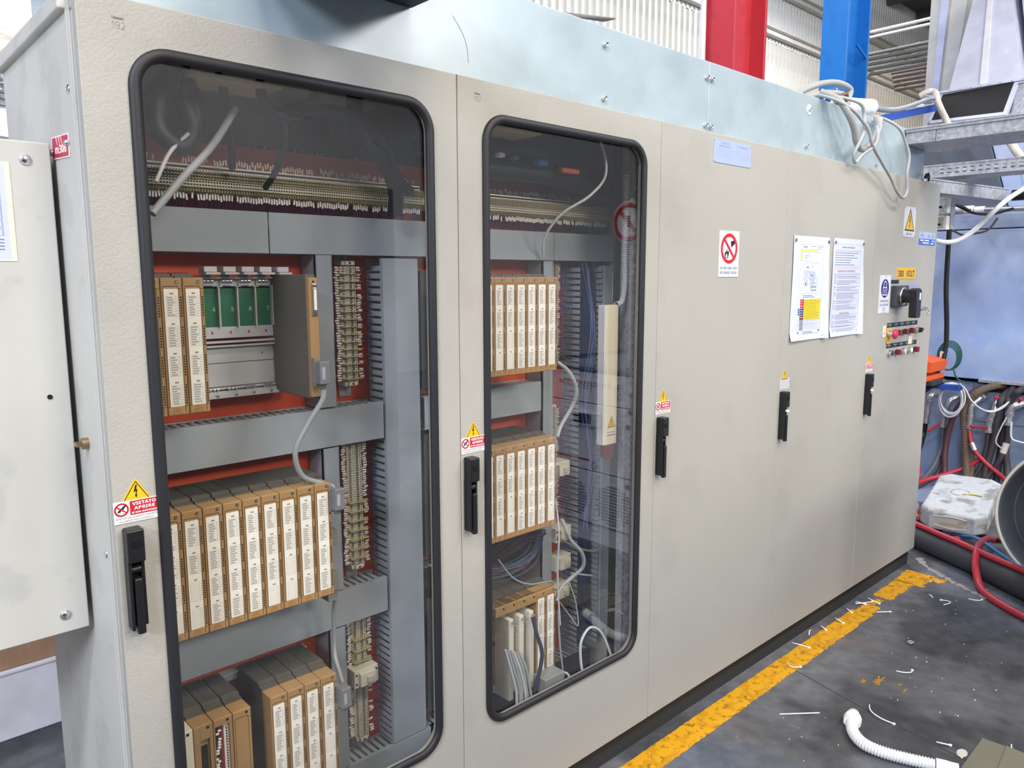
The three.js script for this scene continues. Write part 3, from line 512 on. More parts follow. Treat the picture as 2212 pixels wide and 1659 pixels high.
// --- racks behind the modules
function rack(x0, x1, y, label, full) {
  const t = thing('module_rack', label, 'rack', [x0, y, -0.292], 'silver module racks'), w = x1 - x0;
  part('top_rail', [rbox(0, w, 0.245, 0.268, -0.004, 0.006, 0.001), box(0, w, 0.268, 0.271, -0.004, 0.02)], M.alu, t);
  part('mid_rail', [rbox(0, w, 0.132, 0.158, -0.004, 0.010, 0.001), rbox(0, w, 0.121, 0.126, -0.002, 0.016, 0.001), rbox(0, w, 0.112, 0.116, -0.002, 0.016, 0.001)], M.alu, t);
  part('base_sheet', [box(0, w, 0.02, 0.112, -0.004, 0.003)], M.alu, t);
  part('seam', [box(0, w, 0.074, 0.0752, 0.003, 0.0035)], M.hole, t);
  part('bottom_rail', [rbox(0, w, 0.0, 0.010, -0.004, 0.014, 0.001), rbox(0, w, 0.013, 0.018, -0.004, 0.010, 0.001), box(0, w, -0.004, 0.002, -0.004, 0.026)], M.alu, t);
  if (!full) return t;
  for (let k = 4; k <= 8; k++) {
    const cx = w - 0.0235 - 0.043 * (8 - k);
    part('circuit_board', [box(cx - 0.021, cx + 0.0165, 0.158, 0.25, 0.004, 0.006)], M.pcb, t);
    part('slot_digit', card(0.009, 0.013, 0.0003), printed(40, 56, (g, W, H) => { g.fillStyle = '#2f7758'; g.fillRect(0, 0, W, H); g.fillStyle = '#dfe39a'; g.font = '52px sans-serif'; g.fillText(String(k), 6, 48); }), t, { print: true, pos: [cx + 0.0095, 0.1985, 0.006] });
    part('card_guide', [rbox(cx + 0.0165, cx + 0.0205, 0.158, 0.25, 0.004, 0.018, 0.0005), rbox(cx + 0.014, cx + 0.027, 0.249, 0.2515, 0.004, 0.02, 0.0005)], M.cream, t);
    part('catch', [rbox(cx - 0.019, cx + 0.010, 0.283, 0.295, 0.0, 0.035, 0.001), rbox(cx - 0.019, cx + 0.014, 0.277, 0.282, 0.0, 0.045, 0.001), rbox(cx - 0.019, cx + 0.010, 0.252, 0.272, 0.008, 0.012, 0.001), box(cx - 0.016, cx + 0.006, 0.262, 0.29, 0.0, 0.01)], M.alu, t);
    part('roller', [0, 1, 2].map((q) => cyl(0.0045, 0.0045, 0.0055, cx - 0.013 + q * 0.0085, 0.2625, 0.015, 'x', 12)), M.chrome, t);
    part('roller', [0, 1, 2].map((q) => cyl(0.0042, 0.0042, 0.0055, cx - 0.013 + q * 0.0085, 0.0155, 0.016, 'x', 12)), M.chrome, t);
    part('rivet_window', [box(cx - 0.001, cx + 0.003, 0.142, 0.148, 0.0098, 0.0104)], M.redWire, t);
    part('key', [rbox(cx - 0.004, cx + 0.002, 0.0, 0.005, 0.018, 0.03, 0.0008)], M.chrome, t);
  }
  const pins = []; for (let i = 0; i < 40; i++) for (const q of [0, 1]) pins.push(box(w - 0.2155 + q * 0.003, w - 0.2140 + q * 0.003, 0.163 + i * 0.0021, 0.1642 + i * 0.0021, 0.012, 0.0125));
  part('edge_socket', [rbox(w - 0.218, w - 0.209, 0.159, 0.249, 0.005, 0.012, 0.0005)], M.pcb, t); part('socket_pin', pins, M.white, t, { kind: 'stuff' });
  part('test_hole', [cyl(0.0016, 0.0016, 0.0006, w - 0.035, 0.092, 0.0032, 'z', 8), cyl(0.0016, 0.0016, 0.0006, w - 0.075, 0.092, 0.0032, 'z', 8)], M.hole, t);
  return t;
}
rack(0.10, 0.500, 1.312, 'silver rack with empty numbered green slots, top row of first cabinet', true);
rack(0.10, 0.500, 0.838, 'silver rack behind the middle module row of the first cabinet');
rack(0.10, 0.500, 0.366, 'silver rack behind the lowest module row of the first cabinet');
rack(0.92, 1.26, 1.312, 'silver rack behind the top module row of the second cabinet');
rack(0.92, 1.26, 0.838, 'silver rack behind the middle module row of the second cabinet');
rack(0.92, 1.26, 0.366, 'silver rack behind the lowest module row of the second cabinet');

// interface module at the end of the half-empty rack, with its socket, and the plugs with grey cables
{
  const t = thing('interface_module', 'narrow tan interface module at the end of the half-empty rack', 'control module', [0.452, 1.310, ZM]);
  part('housing', [rbox(0.0, 0.024, 0.0, 0.279, -0.185, -0.012, 0.002)], M.body, t);
  part('cover', [rbox(0.001, 0.0235, 0.004, 0.272, -0.02, 0, 0.0015)], M.tan, t);
  part('screw_hole', [cyl(0.0025, 0.0025, 0.001, 0.0125, 0.263, 0.0002, 'z', 12)], M.hole, t);
  part('socket', [rbox(0.0085, 0.0185, 0.196, 0.25, 0, 0.006, 0.002), rbox(0.0075, 0.0195, 0.187, 0.197, 0, 0.004, 0.001), rbox(0.0075, 0.0195, 0.249, 0.258, 0, 0.004, 0.001)], M.chrome, t);
  part('socket_face', [rbox(0.010, 0.017, 0.2, 0.246, 0.005, 0.0068, 0.0008)], M.white, t);
  const plug = (label, x, y, z) => { const p = thing('cable_plug', label, 'plug', [x, y, z]); part('hood', [rbox(0, 0.026, 0, 0.052, 0, 0.034, 0.003), rbox(-0.003, 0.006, -0.006, 0.058, 0.0, 0.014, 0.002)], mat(0x77777a, 0.45), p); part('plug_label', [box(0.005, 0.0125, 0.012, 0.04, 0.0335, 0.0345)], M.duct, p); part('gland', [cyl(0.008, 0.0095, 0.012, 0.015, -0.005, 0.016)], mat(0x77797a, 0.4, 0.3), p); return p; };
  plug('grey plug on the narrow interface module, cable leaving downwards', 0.4520, 1.346, -0.094);
  plug('grey plug beside the middle module row, first cabinet', 0.487, 1.045, -0.11);
  plug('grey plug beside the lowest module row, first cabinet', 0.487, 0.55, -0.11);
  solo('grey_cable', [tube([[0.468, 1.343, -0.078], [0.467, 1.315, -0.078], [0.437, 1.262, -0.09], [0.405, 1.195, -0.10], [0.425, 1.135, -0.11], [0.475, 1.107, -0.115], [0.4985, 1.095, -0.105], [0.502, 1.07, -0.096], [0.502, 1.045, -0.094]], 0.0062, 90, 10)], M.greyCable, 'grey cable looping in an S from plug to plug across the duct', 'cable');
  solo('grey_cable', [tube([[0.52, 0.84, -0.14], [0.535, 0.74, -0.19], [0.54, 0.665, -0.20], [0.535, 0.63, -0.19], [0.520, 0.58, -0.13], [0.505, 0.555, -0.10]], 0.0055, 50, 10)], M.greyCable, 'short grey cable dropping to the lowest module row, first cabinet', 'cable');
  solo('adapter_block', [rbox(0.492, 0.52, 0.83, 0.875, -0.2, -0.13, 0.002), rbox(0.495, 0.52, 0.80, 0.83, -0.2, -0.14, 0.002), rbox(0.497, 0.517, 0.945, 0.985, -0.2, -0.125, 0.002)], mat(0x7f8180, 0.5), 'grey adapter block between the middle modules and the narrow duct', 'adapter');
}

// --- vertical terminal strips
const gTerm = join([rbox(-0.023, 0.023, 0, 0.006, 0, 0.030, 0.0008, 1), rbox(-0.015, 0.001, 0.0003, 0.0057, 0.03, 0.043, 0.0008, 1), rbox(0.007, 0.0155, 0.0003, 0.0057, 0.03, 0.043, 0.0008, 1)]);
const gTermHole = join([cyl(0.0017, 0.0017, 0.001, -0.0015, 0.003, 0.0432, 'z', 8), cyl(0.0017, 0.0017, 0.001, 0.011, 0.003, 0.0432, 'z', 8), box(-0.0125, -0.0095, 0.002, 0.0038, 0.043, 0.0434), box(-0.0075, -0.0050, 0.002, 0.0038, 0.043, 0.0434)]);
const gSep = rbox(-0.027, 0.029, 0, 0.0016, 0, 0.050, 0.0006, 1), gEnd = join([rbox(-0.020, 0.020, 0, 0.012, 0, 0.036, 0.002), rbox(-0.012, 0.012, 0.001, 0.011, 0.034, 0.044, 0.002)]);
function strip(x, y0, y1, label, sepAt, o = {}) {
  const t = thing('terminal_strip', label, 'terminal strip', [x, y0, ZP + 0.008], 'vertical terminal strips'), n = Math.round((y1 - y0) / 0.0065), mk = [], wires = [];
  part('rail', [box(-0.0175, 0.0175, -0.045, n * 0.0065 + 0.03, -0.008, 0)], M.galv, t);
  part('end_clamp', gEnd, M.pvcBeige, t, { pos: [0, -0.0135, 0] }); part('end_clamp', gEnd, M.pvcBeige, t, { pos: [0, n * 0.0065 + 0.002, 0] });
  part('end_clamp_screw', [cyl(0.003, 0.003, 0.001, 0, -0.0075, 0.0445, 'z', 10), cyl(0.003, 0.003, 0.001, 0, n * 0.0065 + 0.008, 0.0445, 'z', 10)], M.hole, t);
  const holes = [];
  for (let i = 0; i < n; i++) {
    const y = i * 0.0065; if (o.skip && o.skip(i)) continue;
    part('terminal', gTerm, M.pvcBeige, t, { pos: [0, y, 0] }); holes.push(gTermHole.clone().translate(0, y, 0));
    for (const s of [-1, 1]) { if (s > 0 && hash(i, s + 2, n) < (o.sparse ?? 0.3)) continue; const dx = rr(-0.002, 0.003); mk.push(rbox(-0.006, 0.006, -0.0022, 0.0022, -0.0015, 0.0015, 0.0007, 1).rotateZ(rr(-0.16, 0.16)).translate(s * (0.031 + dx), y + 0.003, 0.030 + rr(-0.003, 0.004))); wires.push(tube([[s * 0.034, y + 0.003, 0.029], [s * 0.043, y + 0.003 + rr(-0.003, 0.003), 0.026], [s * 0.052 , y + rr(-0.012, 0.008), 0.02], [s * 0.075, y + rr(-0.014, 0.006), 0.02]], 0.0009, 8, 4)); }
    if (sepAt(i)) part('separator', gSep, M.pvcOlive, t, { pos: [0.001, y - 0.0012, 0] });
  }
  part('screw_hole', holes, M.hole, t, { kind: 'stuff' }); part('wire_marker', mk, M.white, t, { kind: 'stuff' }); part('wire', wires, M.blueWire, t, { kind: 'stuff' });
  return t;
}
strip(0.672, 1.312, 1.612, 'terminal strip with evenly spaced separators, topmost in the first cabinet', (i) => i % 3 === 1);
strip(0.674, 0.808, 1.143, 'terminal strip beside the middle module row, first cabinet', (i) => i < 28 && i % 4 === 3, { sparse: 0.1 });
strip(0.672, 0.302, 0.655, 'dark lowest terminal strip with a small breaker, first cabinet', (i) => i > 34 && i < 48 && i % 5 === 0, { sparse: 0.4, skip: (i) => i > 25 && i < 32 });
strip(1.432, 1.29, 1.628, 'terminal strip beside the top module row, second cabinet', () => false, { sparse: 0.05 });
strip(1.432, 0.80, 1.143, 'terminal strip beside the middle module row, second cabinet', () => false, { sparse: 0.1 });
{
  const b = (x, y, z, label) => { const t = thing('relay_block', label, 'breaker', [x, y, z], 'beige breakers'); part('case', [rbox(0, 0.075, 0, 0.05, 0, 0.05, 0.002), rbox(0.012, 0.06, 0.006, 0.044, 0.05, 0.064, 0.002)], M.pvcBeige, t); part('toggle', [rbox(0.03, 0.048, 0.016, 0.034, 0.064, 0.072, 0.002)], M.cream, t); part('terminal_hole', [cyl(0.003, 0.003, 0.001, 0.006, 0.012, 0.0505, 'z', 10), cyl(0.003, 0.003, 0.001, 0.006, 0.038, 0.0505, 'z', 10), cyl(0.003, 0.003, 0.001, 0.069, 0.038, 0.0505, 'z', 10)], M.hole, t); return t; };
  b(0.630, 0.470, ZP + 0.03, 'beige breaker clipped into the lowest terminal strip, first cabinet');
  b(1.395, 0.70, ZP + 0.05, 'beige breaker below the middle terminal strip, second cabinet');
  b(1.395, 0.60, ZP + 0.05, 'beige breaker level with the top of the vented modules');
  b(1.390, 0.50, ZP + 0.05, 'beige breaker beside the labelled module pair, second cabinet');
  b(1.375, 0.93, ZP + 0.06, 'pale relay between the middle modules and slotted duct, second cabinet');
}

// --- horizontal terminal row under the roof, with markers and blue wires dropping into the duct
function terminalRow(x0, x1, y, label) {
  const t = thing('terminal_row', label, 'terminal strip', [x0, y, ZP + 0.02], 'beige terminal rows'), w = x1 - x0, holes = [], fins = [], mk = [], up = [], wires = [], n = Math.floor(w / 0.0063);
  part('rail', [box(0, w, -0.02, 0.02, -0.02, 0)], M.galv, t);
  part('terminal_body', [box(0, w, -0.026, 0.030, 0, 0.05), rbox(0, w, 0.002, 0.020, 0.05, 0.066, 0.001), rbox(0, w, -0.016, -0.0005, 0.05, 0.070, 0.001), rbox(0, w, 0.024, 0.034, 0.03, 0.05, 0.001), rbox(0, w, -0.024, -0.018, 0.05, 0.062, 0.001)], M.pvcBeige, t);
  for (let i = 0; i < n; i++) { const x = 0.003 + i * 0.0063; for (const [yy, zz] of [[0.014, 0.0662], [0.007, 0.0662], [-0.004, 0.0702], [-0.011, 0.0702]]) if ((i + Math.round(yy * 1000)) % 1 === 0) holes.push(new THREE.CircleGeometry(0.0021, 8).translate(x, yy, zz)); fins.push(box(x + 0.0027, x + 0.0031, -0.026, 0.02, 0.0501, 0.0708));
    const d = rr(-0.003, 0.002), g = rnd(); if (g > 0.12) { mk.push(rbox(-0.0021, 0.0021, -0.0065, 0.0065, -0.0015, 0.0015, 0.0006, 1).rotateZ(rr(-0.14, 0.14)).translate(x, -0.034 + d, 0.055)); wires.push(tube([[x, -0.04, 0.054], [x + rr(-0.003, 0.003), -0.052, 0.05], [x + rr(-0.008, 0.008), -0.064, 0.042], [x + rr(-0.012, 0.012), -0.085, 0.035]], 0.0008, 6, 4)); }
    if (rnd() > 0.25) up.push(rbox(-0.0019, 0.0019, -0.006, 0.006, -0.0013, 0.0013, 0.0006, 1).rotateZ(rr(-0.2, 0.2)).translate(x, 0.044 + rr(-0.003, 0.006), 0.03)); }
  part('screw_hole', holes, M.hole, t, { kind: 'stuff' }); part('terminal_gap', fins, M.pvcOlive, t, { kind: 'stuff' }); part('wire_marker', mk, M.white, t, { kind: 'stuff' }); part('rear_marker', up, M.pvcBeige, t, { kind: 'stuff' }); part('wire', wires, M.blueWire, t, { kind: 'stuff' });
}
terminalRow(0.03, 0.885, 1.7925, 'long beige terminal row under the roof of the first cabinet');
terminalRow(0.91, 1.66, 1.7905, 'long beige terminal row under the roof of the second cabinet');

// --- loose wiring and fittings
const bundle = (name, label, cat, n, path, r, spread, m, o = {}) => { const l = []; for (let i = 0; i < n; i++) { const k = [rr(-1, 1), rr(-1, 1), rr(-1, 1)]; l.push(tube(path.map((p, q) => [p[0] + spread[0] * (k[0] + 0.5 * rr(-1, 1)), p[1] + spread[1] * k[1], p[2] + spread[2] * (k[2] + 0.5 * rr(-1, 1))]), r, path.length * 5, 4)); } const s = solo(name, l, m, label, cat, null); s.userData.kind = 'stuff'; return s; };
bundle('wire_bundle', 'mass of dark blue wires filling the open vertical duct', 'wires', 150, [[1.582, 1.62, -0.30], [1.585, 1.45, -0.295], [1.58, 1.25, -0.297], [1.584, 1.0, -0.295], [1.58, 0.7, -0.297], [1.582, 0.3, -0.3]], 0.0013, [0.034, 0.01, 0.022], M.blueWire);
bundle('wire_bundle', 'pale stray wires hanging in front of the open blue duct', 'wires', 9, [[1.57, 1.62, -0.262], [1.60, 1.4, -0.258], [1.57, 1.15, -0.262], [1.60, 0.95, -0.26], [1.575, 0.72, -0.262]], 0.0011, [0.03, 0.02, 0.006], mat(0x7f8fc0, 0.5));
bundle('wire_bundle', 'dark red and black wires slung under the middle rack, second cabinet', 'wires', 50, [[0.92, 0.72, -0.22], [1.05, 0.765, -0.2], [1.18, 0.80, -0.19], [1.28, 0.79, -0.22], [1.36, 0.74, -0.3]], 0.0016, [0.01, 0.035, 0.03], mat(0x3a2733, 0.5));
bundle('wire_bundle', 'thin blue grey wires slung below the red ones, second cabinet', 'wires', 16, [[0.95, 0.75, -0.20], [1.07, 0.70, -0.18], [1.2, 0.715, -0.17], [1.30, 0.76, -0.22], [1.38, 0.80, -0.3]], 0.0013, [0.01, 0.025, 0.02], mat(0x53617c, 0.5));
const wiresOut = []; for (let y = 0.32; y < 1.6; y += 0.0068) { if (y > 1.14 && y < 1.28) continue; const a = y + rr(-0.004, 0.004); wiresOut.push(tube([[1.462, a, -0.30], [1.48, a + rr(-0.004, 0.006), -0.285], [1.505, a - rr(-0.004, 0.008), -0.29], [1.55, a - 0.006, -0.30]], 0.0010, 8, 4)); }
{ const s = solo('wire_fan', wiresOut, mat(0x40507f, 0.5), 'rows of thin blue wires between terminals and slotted duct', 'wires'); s.userData.kind = 'stuff'; }
// round cables
const cable = (pts, r, m, label, o = {}) => solo(o.name ?? 'cable', [tube(pts, r, pts.length * 9, 9)], m, label, 'cable', o.group);
cable([[1.43, 1.99, -0.10], [1.440, 1.925, -0.085], [1.428, 1.875, -0.08], [1.385, 1.822, -0.10], [1.325, 1.768, -0.16], [1.31, 1.70, -0.215], [1.335, 1.645, -0.245]], 0.0042, M.whiteCable, 'thin white cable curving across the terminal row of the second cabinet');
cable([[1.27, 1.33, -0.12], [1.30, 1.30, -0.10], [1.335, 1.24, -0.10], [1.34, 1.19, -0.12], [1.30, 1.13, -0.13], [1.272, 1.10, -0.12]], 0.006, M.greyCable, 'grey cable bowing beside the duct between second cabinet module rows');
cable([[1.285, 0.84, -0.11], [1.315, 0.77, -0.10], [1.37, 0.71, -0.10], [1.385, 0.66, -0.11], [1.35, 0.625, -0.13], [1.29, 0.61, -0.12], [1.265, 0.58, -0.11]], 0.0062, M.greyCable, 'thick grey cable looping down to the labelled module pair, second cabinet');
cable([[1.268, 0.90, -0.12], [1.262, 0.80, -0.10], [1.262, 0.70, -0.105], [1.27, 0.61, -0.11], [1.275, 0.50, -0.105]], 0.0032, M.paleCable, 'thin pale cable hanging straight beside the middle modules');
cable([[1.28, 0.54, -0.12], [1.277, 0.42, -0.105], [1.282, 0.36, -0.10], [1.29, 0.30, -0.1]], 0.003, M.greyCable, 'thin grey cable beside the labelled module pair');
cable([[1.02, 0.78, -0.11], [1.06, 0.72, -0.09], [1.12, 0.685, -0.085], [1.19, 0.67, -0.09], [1.235, 0.655, -0.1], [1.25, 0.63, -0.11]], 0.0022, mat(0x8fa0ad, 0.5), 'slim blue grey wire drooping onto the vented modules');
cable([[1.36, 0.74, -0.2], [1.44, 0.69, -0.17], [1.5, 0.675, -0.15], [1.57, 0.70, -0.16]], 0.0038, mat(0x75706a, 0.5), 'brownish cable swinging towards the perforated post');
cable([[1.43, 0.60, -0.2], [1.48, 0.585, -0.18], [1.51, 0.575, -0.18]], 0.003, M.paleCable, 'short pale cable end in the dark corner of the second cabinet');
cable([[1.355, 0.29, -0.07], [1.352, 0.36, -0.085], [1.36, 0.425, -0.09], [1.40, 0.455, -0.09], [1.445, 0.43, -0.085], [1.475, 0.36, -0.07], [1.485, 0.31, -0.06]], 0.0045, M.whiteCable, 'white cable arching at the bottom of the second window');
cable([[1.38, 0.52, -0.22], [1.4, 0.46, -0.17], [1.42, 0.43, -0.16], [1.44, 0.50, -0.19], [1.44, 0.56, -0.22]], 0.0018, M.paleCable, 'hair-thin pale wire dangling above the white arch');
for (let i = 0; i < 6; i++) cable([[1.015 + i * 0.011, 0.52 - i * 0.006, -0.075], [1.03 + i * 0.011, 0.45, -0.065], [1.045 + i * 0.010 + (i % 2) * 0.004, 0.38, -0.06], [1.04 + i * 0.013, 0.32, -0.055], [1.03 + i * 0.015, 0.24, -0.05]], 0.0042, i % 3 ? M.greyCable : M.paleCable, `round grey cable hanging under the vented modules, ${ORD[i]} from the handle side`, { group: 'bundled grey cables' });
cable([[1.13, 0.58, -0.08], [1.137, 0.53, -0.07], [1.150, 0.47, -0.06], [1.142, 0.42, -0.06], [1.125, 0.36, -0.065], [1.12, 0.30, -0.07]], 0.006, mat(0x27344c, 0.5), 'dark blue bundled cable between the pale plugs');
solo('terminal_box', [rbox(1.150, 1.235, 0.335, 0.385, -0.10, -0.045, 0.003), rbox(1.235, 1.246, 0.353, 0.372, -0.085, -0.06, 0.004)], mat(0x8b8d8a, 0.45), 'small grey box with a white lead at the bottom of the second window', 'box');
cable([[1.244, 0.363, -0.072], [1.262, 0.36, -0.066], [1.276, 0.335, -0.058], [1.282, 0.29, -0.05]], 0.004, M.whiteCable, 'white lead leaving the small grey box');
// black cables under the roof of the first cabinet
const fat = (pts, r, label) => solo('black_cable', [tube(pts, r, pts.length * 10, 12)], M.blackCable, label, 'cable', 'black cables under the roof');
fat([[0.615, 2.02, -0.15], [0.62, 1.945, -0.15], [0.64, 1.90, -0.15], [0.70, 1.86, -0.16], [0.745, 1.80, -0.18], [0.755, 1.74, -0.2]], 0.020, 'thickest black cable, curving down to the terminal row');
fat([[0.42, 1.93, -0.10], [0.50, 1.945, -0.1], [0.58, 1.945, -0.11], [0.66, 1.925, -0.13], [0.705, 1.88, -0.15], [0.74, 1.83, -0.17], [0.80, 1.80, -0.2]], 0.014, 'black cable sweeping along below the window top');
fat([[0.38, 1.99, -0.14], [0.375, 1.955, -0.12], [0.395, 1.925, -0.11], [0.43, 1.92, -0.11], [0.47, 1.945, -0.11], [0.5, 1.98, -0.13]], 0.011, 'black cable hanging in a loop near the lamp plate');
fat([[0.30, 2.0, -0.16], [0.315, 1.94, -0.16], [0.33, 1.87, -0.18], [0.345, 1.82, -0.22]], 0.0085, 'straight black cable next to the grey rod');
fat([[0.42, 1.93, -0.12], [0.425, 1.87, -0.13], [0.415, 1.81, -0.16], [0.41, 1.78, -0.2]], 0.007, 'thin black cable dropping from the loop');
fat([[0.20, 1.98, -0.14], [0.165, 1.92, -0.12], [0.16, 1.86, -0.11], [0.195, 1.835, -0.11], [0.225, 1.87, -0.12], [0.215, 1.93, -0.13]], 0.02, 'fat black cable loop in the upper corner by the handle side');
fat([[0.225, 1.99, -0.15], [0.235, 1.93, -0.13], [0.23, 1.88, -0.12], [0.2, 1.85, -0.12]], 0.016, 'second fat black cable inside the corner loop');
solo('slanting_rod', [tube([[0.325, 1.93, -0.14], [0.26, 1.845, -0.11], [0.18, 1.765, -0.08], [0.12, 1.70, -0.06]], 0.0075, 20, 10)], mat(0x9ea2a6, 0.45), 'grey rod slanting behind the first window', 'rod');  // grey tube slanting across the upper part of the first window
solo('slanting_rod', [tube([[0.21, 1.86, -0.10], [0.17, 1.82, -0.09], [0.135, 1.76, -0.075]], 0.004, 16, 8)], M.paleCable, 'short thin pale rod beside the slanting grey rod', 'rod');
solo('cable_mount', Array.from({ length: 22 }, (_, i) => rbox(0.40 + i * 0.02, 0.415 + i * 0.02, 1.889, 1.895, ZP - 0.002, ZP + 0.006, 0.002, 1)), M.body, 'dashed grey edge trim along the top of the orange plate', 'trim');
for (const [i, x] of [0.22, 0.99].entries()) solo('roof_plate', [rbox(x, x + (i ? 0.19 : 0.19), 1.972, 1.98, -0.21, -0.10, 0.002)], mat(0xc0ad7c, 0.6), i ? 'yellowish plate under the roof of the second cabinet' : 'yellowish plate under the roof of the first cabinet', 'plate');
// second cabinet: dark tubes crossing under the roof, small coloured blocks on them
for (const [i, p] of [[[0.88, 1.93, -0.30], [1.1, 1.915, -0.28], [1.3, 1.90, -0.27], [1.5, 1.88, -0.26], [1.68, 1.85, -0.26]], [[0.88, 1.965, -0.25], [1.1, 1.95, -0.24], [1.3, 1.955, -0.23], [1.45, 1.93, -0.23], [1.6, 1.90, -0.24]], [[0.88, 1.895, -0.22], [1.1, 1.885, -0.21], [1.3, 1.885, -0.2], [1.5, 1.862, -0.2], [1.66, 1.84, -0.2]]].entries()) fat(p, 0.028, ['rearmost dark tube under the roof of the second cabinet', 'highest dark tube under the roof of the second cabinet', 'nearest dark tube under the roof of the second cabinet'][i]);
solo('reflection_block', [rbox(1.21, 1.25, 1.90, 1.918, -0.165, -0.14, 0.003), rbox(1.115, 1.13, 1.905, 1.918, -0.16, -0.14, 0.002)], mat(0x2d5f96, 0.5), 'small blue blocks standing for a reflection, second cabinet window', 'relay');  // solid blocks standing for hall colours reflected in the glass
solo('reflection_block', [rbox(1.31, 1.385, 1.888, 1.903, -0.165, -0.14, 0.003)], mat(0xb0502c, 0.5), 'small orange block standing for a reflection, second cabinet window', 'relay');
solo('reflection_block', [rbox(1.06, 1.082, 1.908, 1.92, -0.16, -0.14, 0.003)], M.white, 'small white block standing for a reflection, second cabinet window', 'relay');
solo('relay_column', [rbox(0.882, 0.93, 1.27, 1.60, -0.335, -0.27, 0.003), rbox(0.885, 0.935, 0.78, 1.14, -0.335, -0.27, 0.003), rbox(0.885, 0.935, 0.30, 0.65, -0.335, -0.27, 0.003)], mat(0x45474a, 0.6), 'dark grey relay bank beyond the broad vertical duct, first cabinet', 'relay');
// lamp box, ribbed conduit, grey plate and perforated post at the hinge side of the second window
{
  const t = thing('interior_lamp', 'slim cream lamp box standing beside the perforated post', 'lamp', [1.457, 1.05, -0.085]);
  part('case', [rbox(0, 0.056, 0, 0.445, -0.03, 0, 0.003)], M.creamLamp, t);
  part('end_cap', [rbox(0.004, 0.05, -0.045, 0.0, -0.028, -0.002, 0.008)], M.maroon, t);
  part('reflector', [rbox(-0.006, 0.001, 0.0, 0.445, -0.032, -0.004, 0.002)], M.whitePaint, t);
  part('warning_triangle', triShape.clone().scale(0.75, 0.95, 1), P_triangle, t, { print: true, pos: [0.028, 0.075, 0.0002] });
  part('print_line', [box(0.008, 0.048, 0.03, 0.0325, 0, 0.0004), box(0.008, 0.048, 0.04, 0.0415, 0, 0.0004)], M.body, t);
  const s = solo('ribbed_conduit', [ribTube([[1.575, 1.90, -0.11], [1.574, 1.80, -0.11], [1.570, 1.65, -0.11], [1.558, 1.55, -0.10], [1.53, 1.50, -0.09], [1.505, 1.495, -0.09]], 0.0095, 0.0016, 0.0075)], M.paleCable, 'ribbed pale conduit running down into the cream lamp box', 'conduit');
  solo('grey_plate', [rbox(1.648, 1.705, 0.30, 1.62, -0.33, -0.26, 0.003)], M.duct, 'plain grey upright panel behind the cream lamp box', 'panel');
  const post = new THREE.Shape(); post.moveTo(0, 0); post.lineTo(0.026, 0); post.lineTo(0.026, 1.92); post.lineTo(0, 1.92); post.closePath();
  for (let y = 0.03; y < 1.9; y += 0.025) { const h = new THREE.Path(); h.moveTo(0.009, y); h.lineTo(0.016, y); h.lineTo(0.016, y + 0.011); h.lineTo(0.009, y + 0.011); h.closePath(); post.holes.push(h); }
  const side = new THREE.ExtrudeGeometry(post, { depth: 0.002, bevelEnabled: false });
  part('perforated_post', [side.clone().translate(0.775, HB + 0.02, -0.105), side.clone().translate(0.802, HB + 0.02, -0.105), box(0.8, 0.802, HB + 0.02, HT - 0.03, -0.15, -0.103)], M.galv, cabs[1]);
  part('post_backing', [box(0.772, 0.799, HB + 0.02, HT - 0.03, -0.16, -0.15)], M.ductDark, cabs[1]);
  solo('relay_column', [rbox(1.675, 1.70, 1.5, 1.6, -0.25, -0.2, 0.003), rbox(1.677, 1.698, 1.44, 1.495, -0.25, -0.2, 0.003)], M.pvcBeige, 'dim beige relay behind the ribbed conduit', 'relay');
}

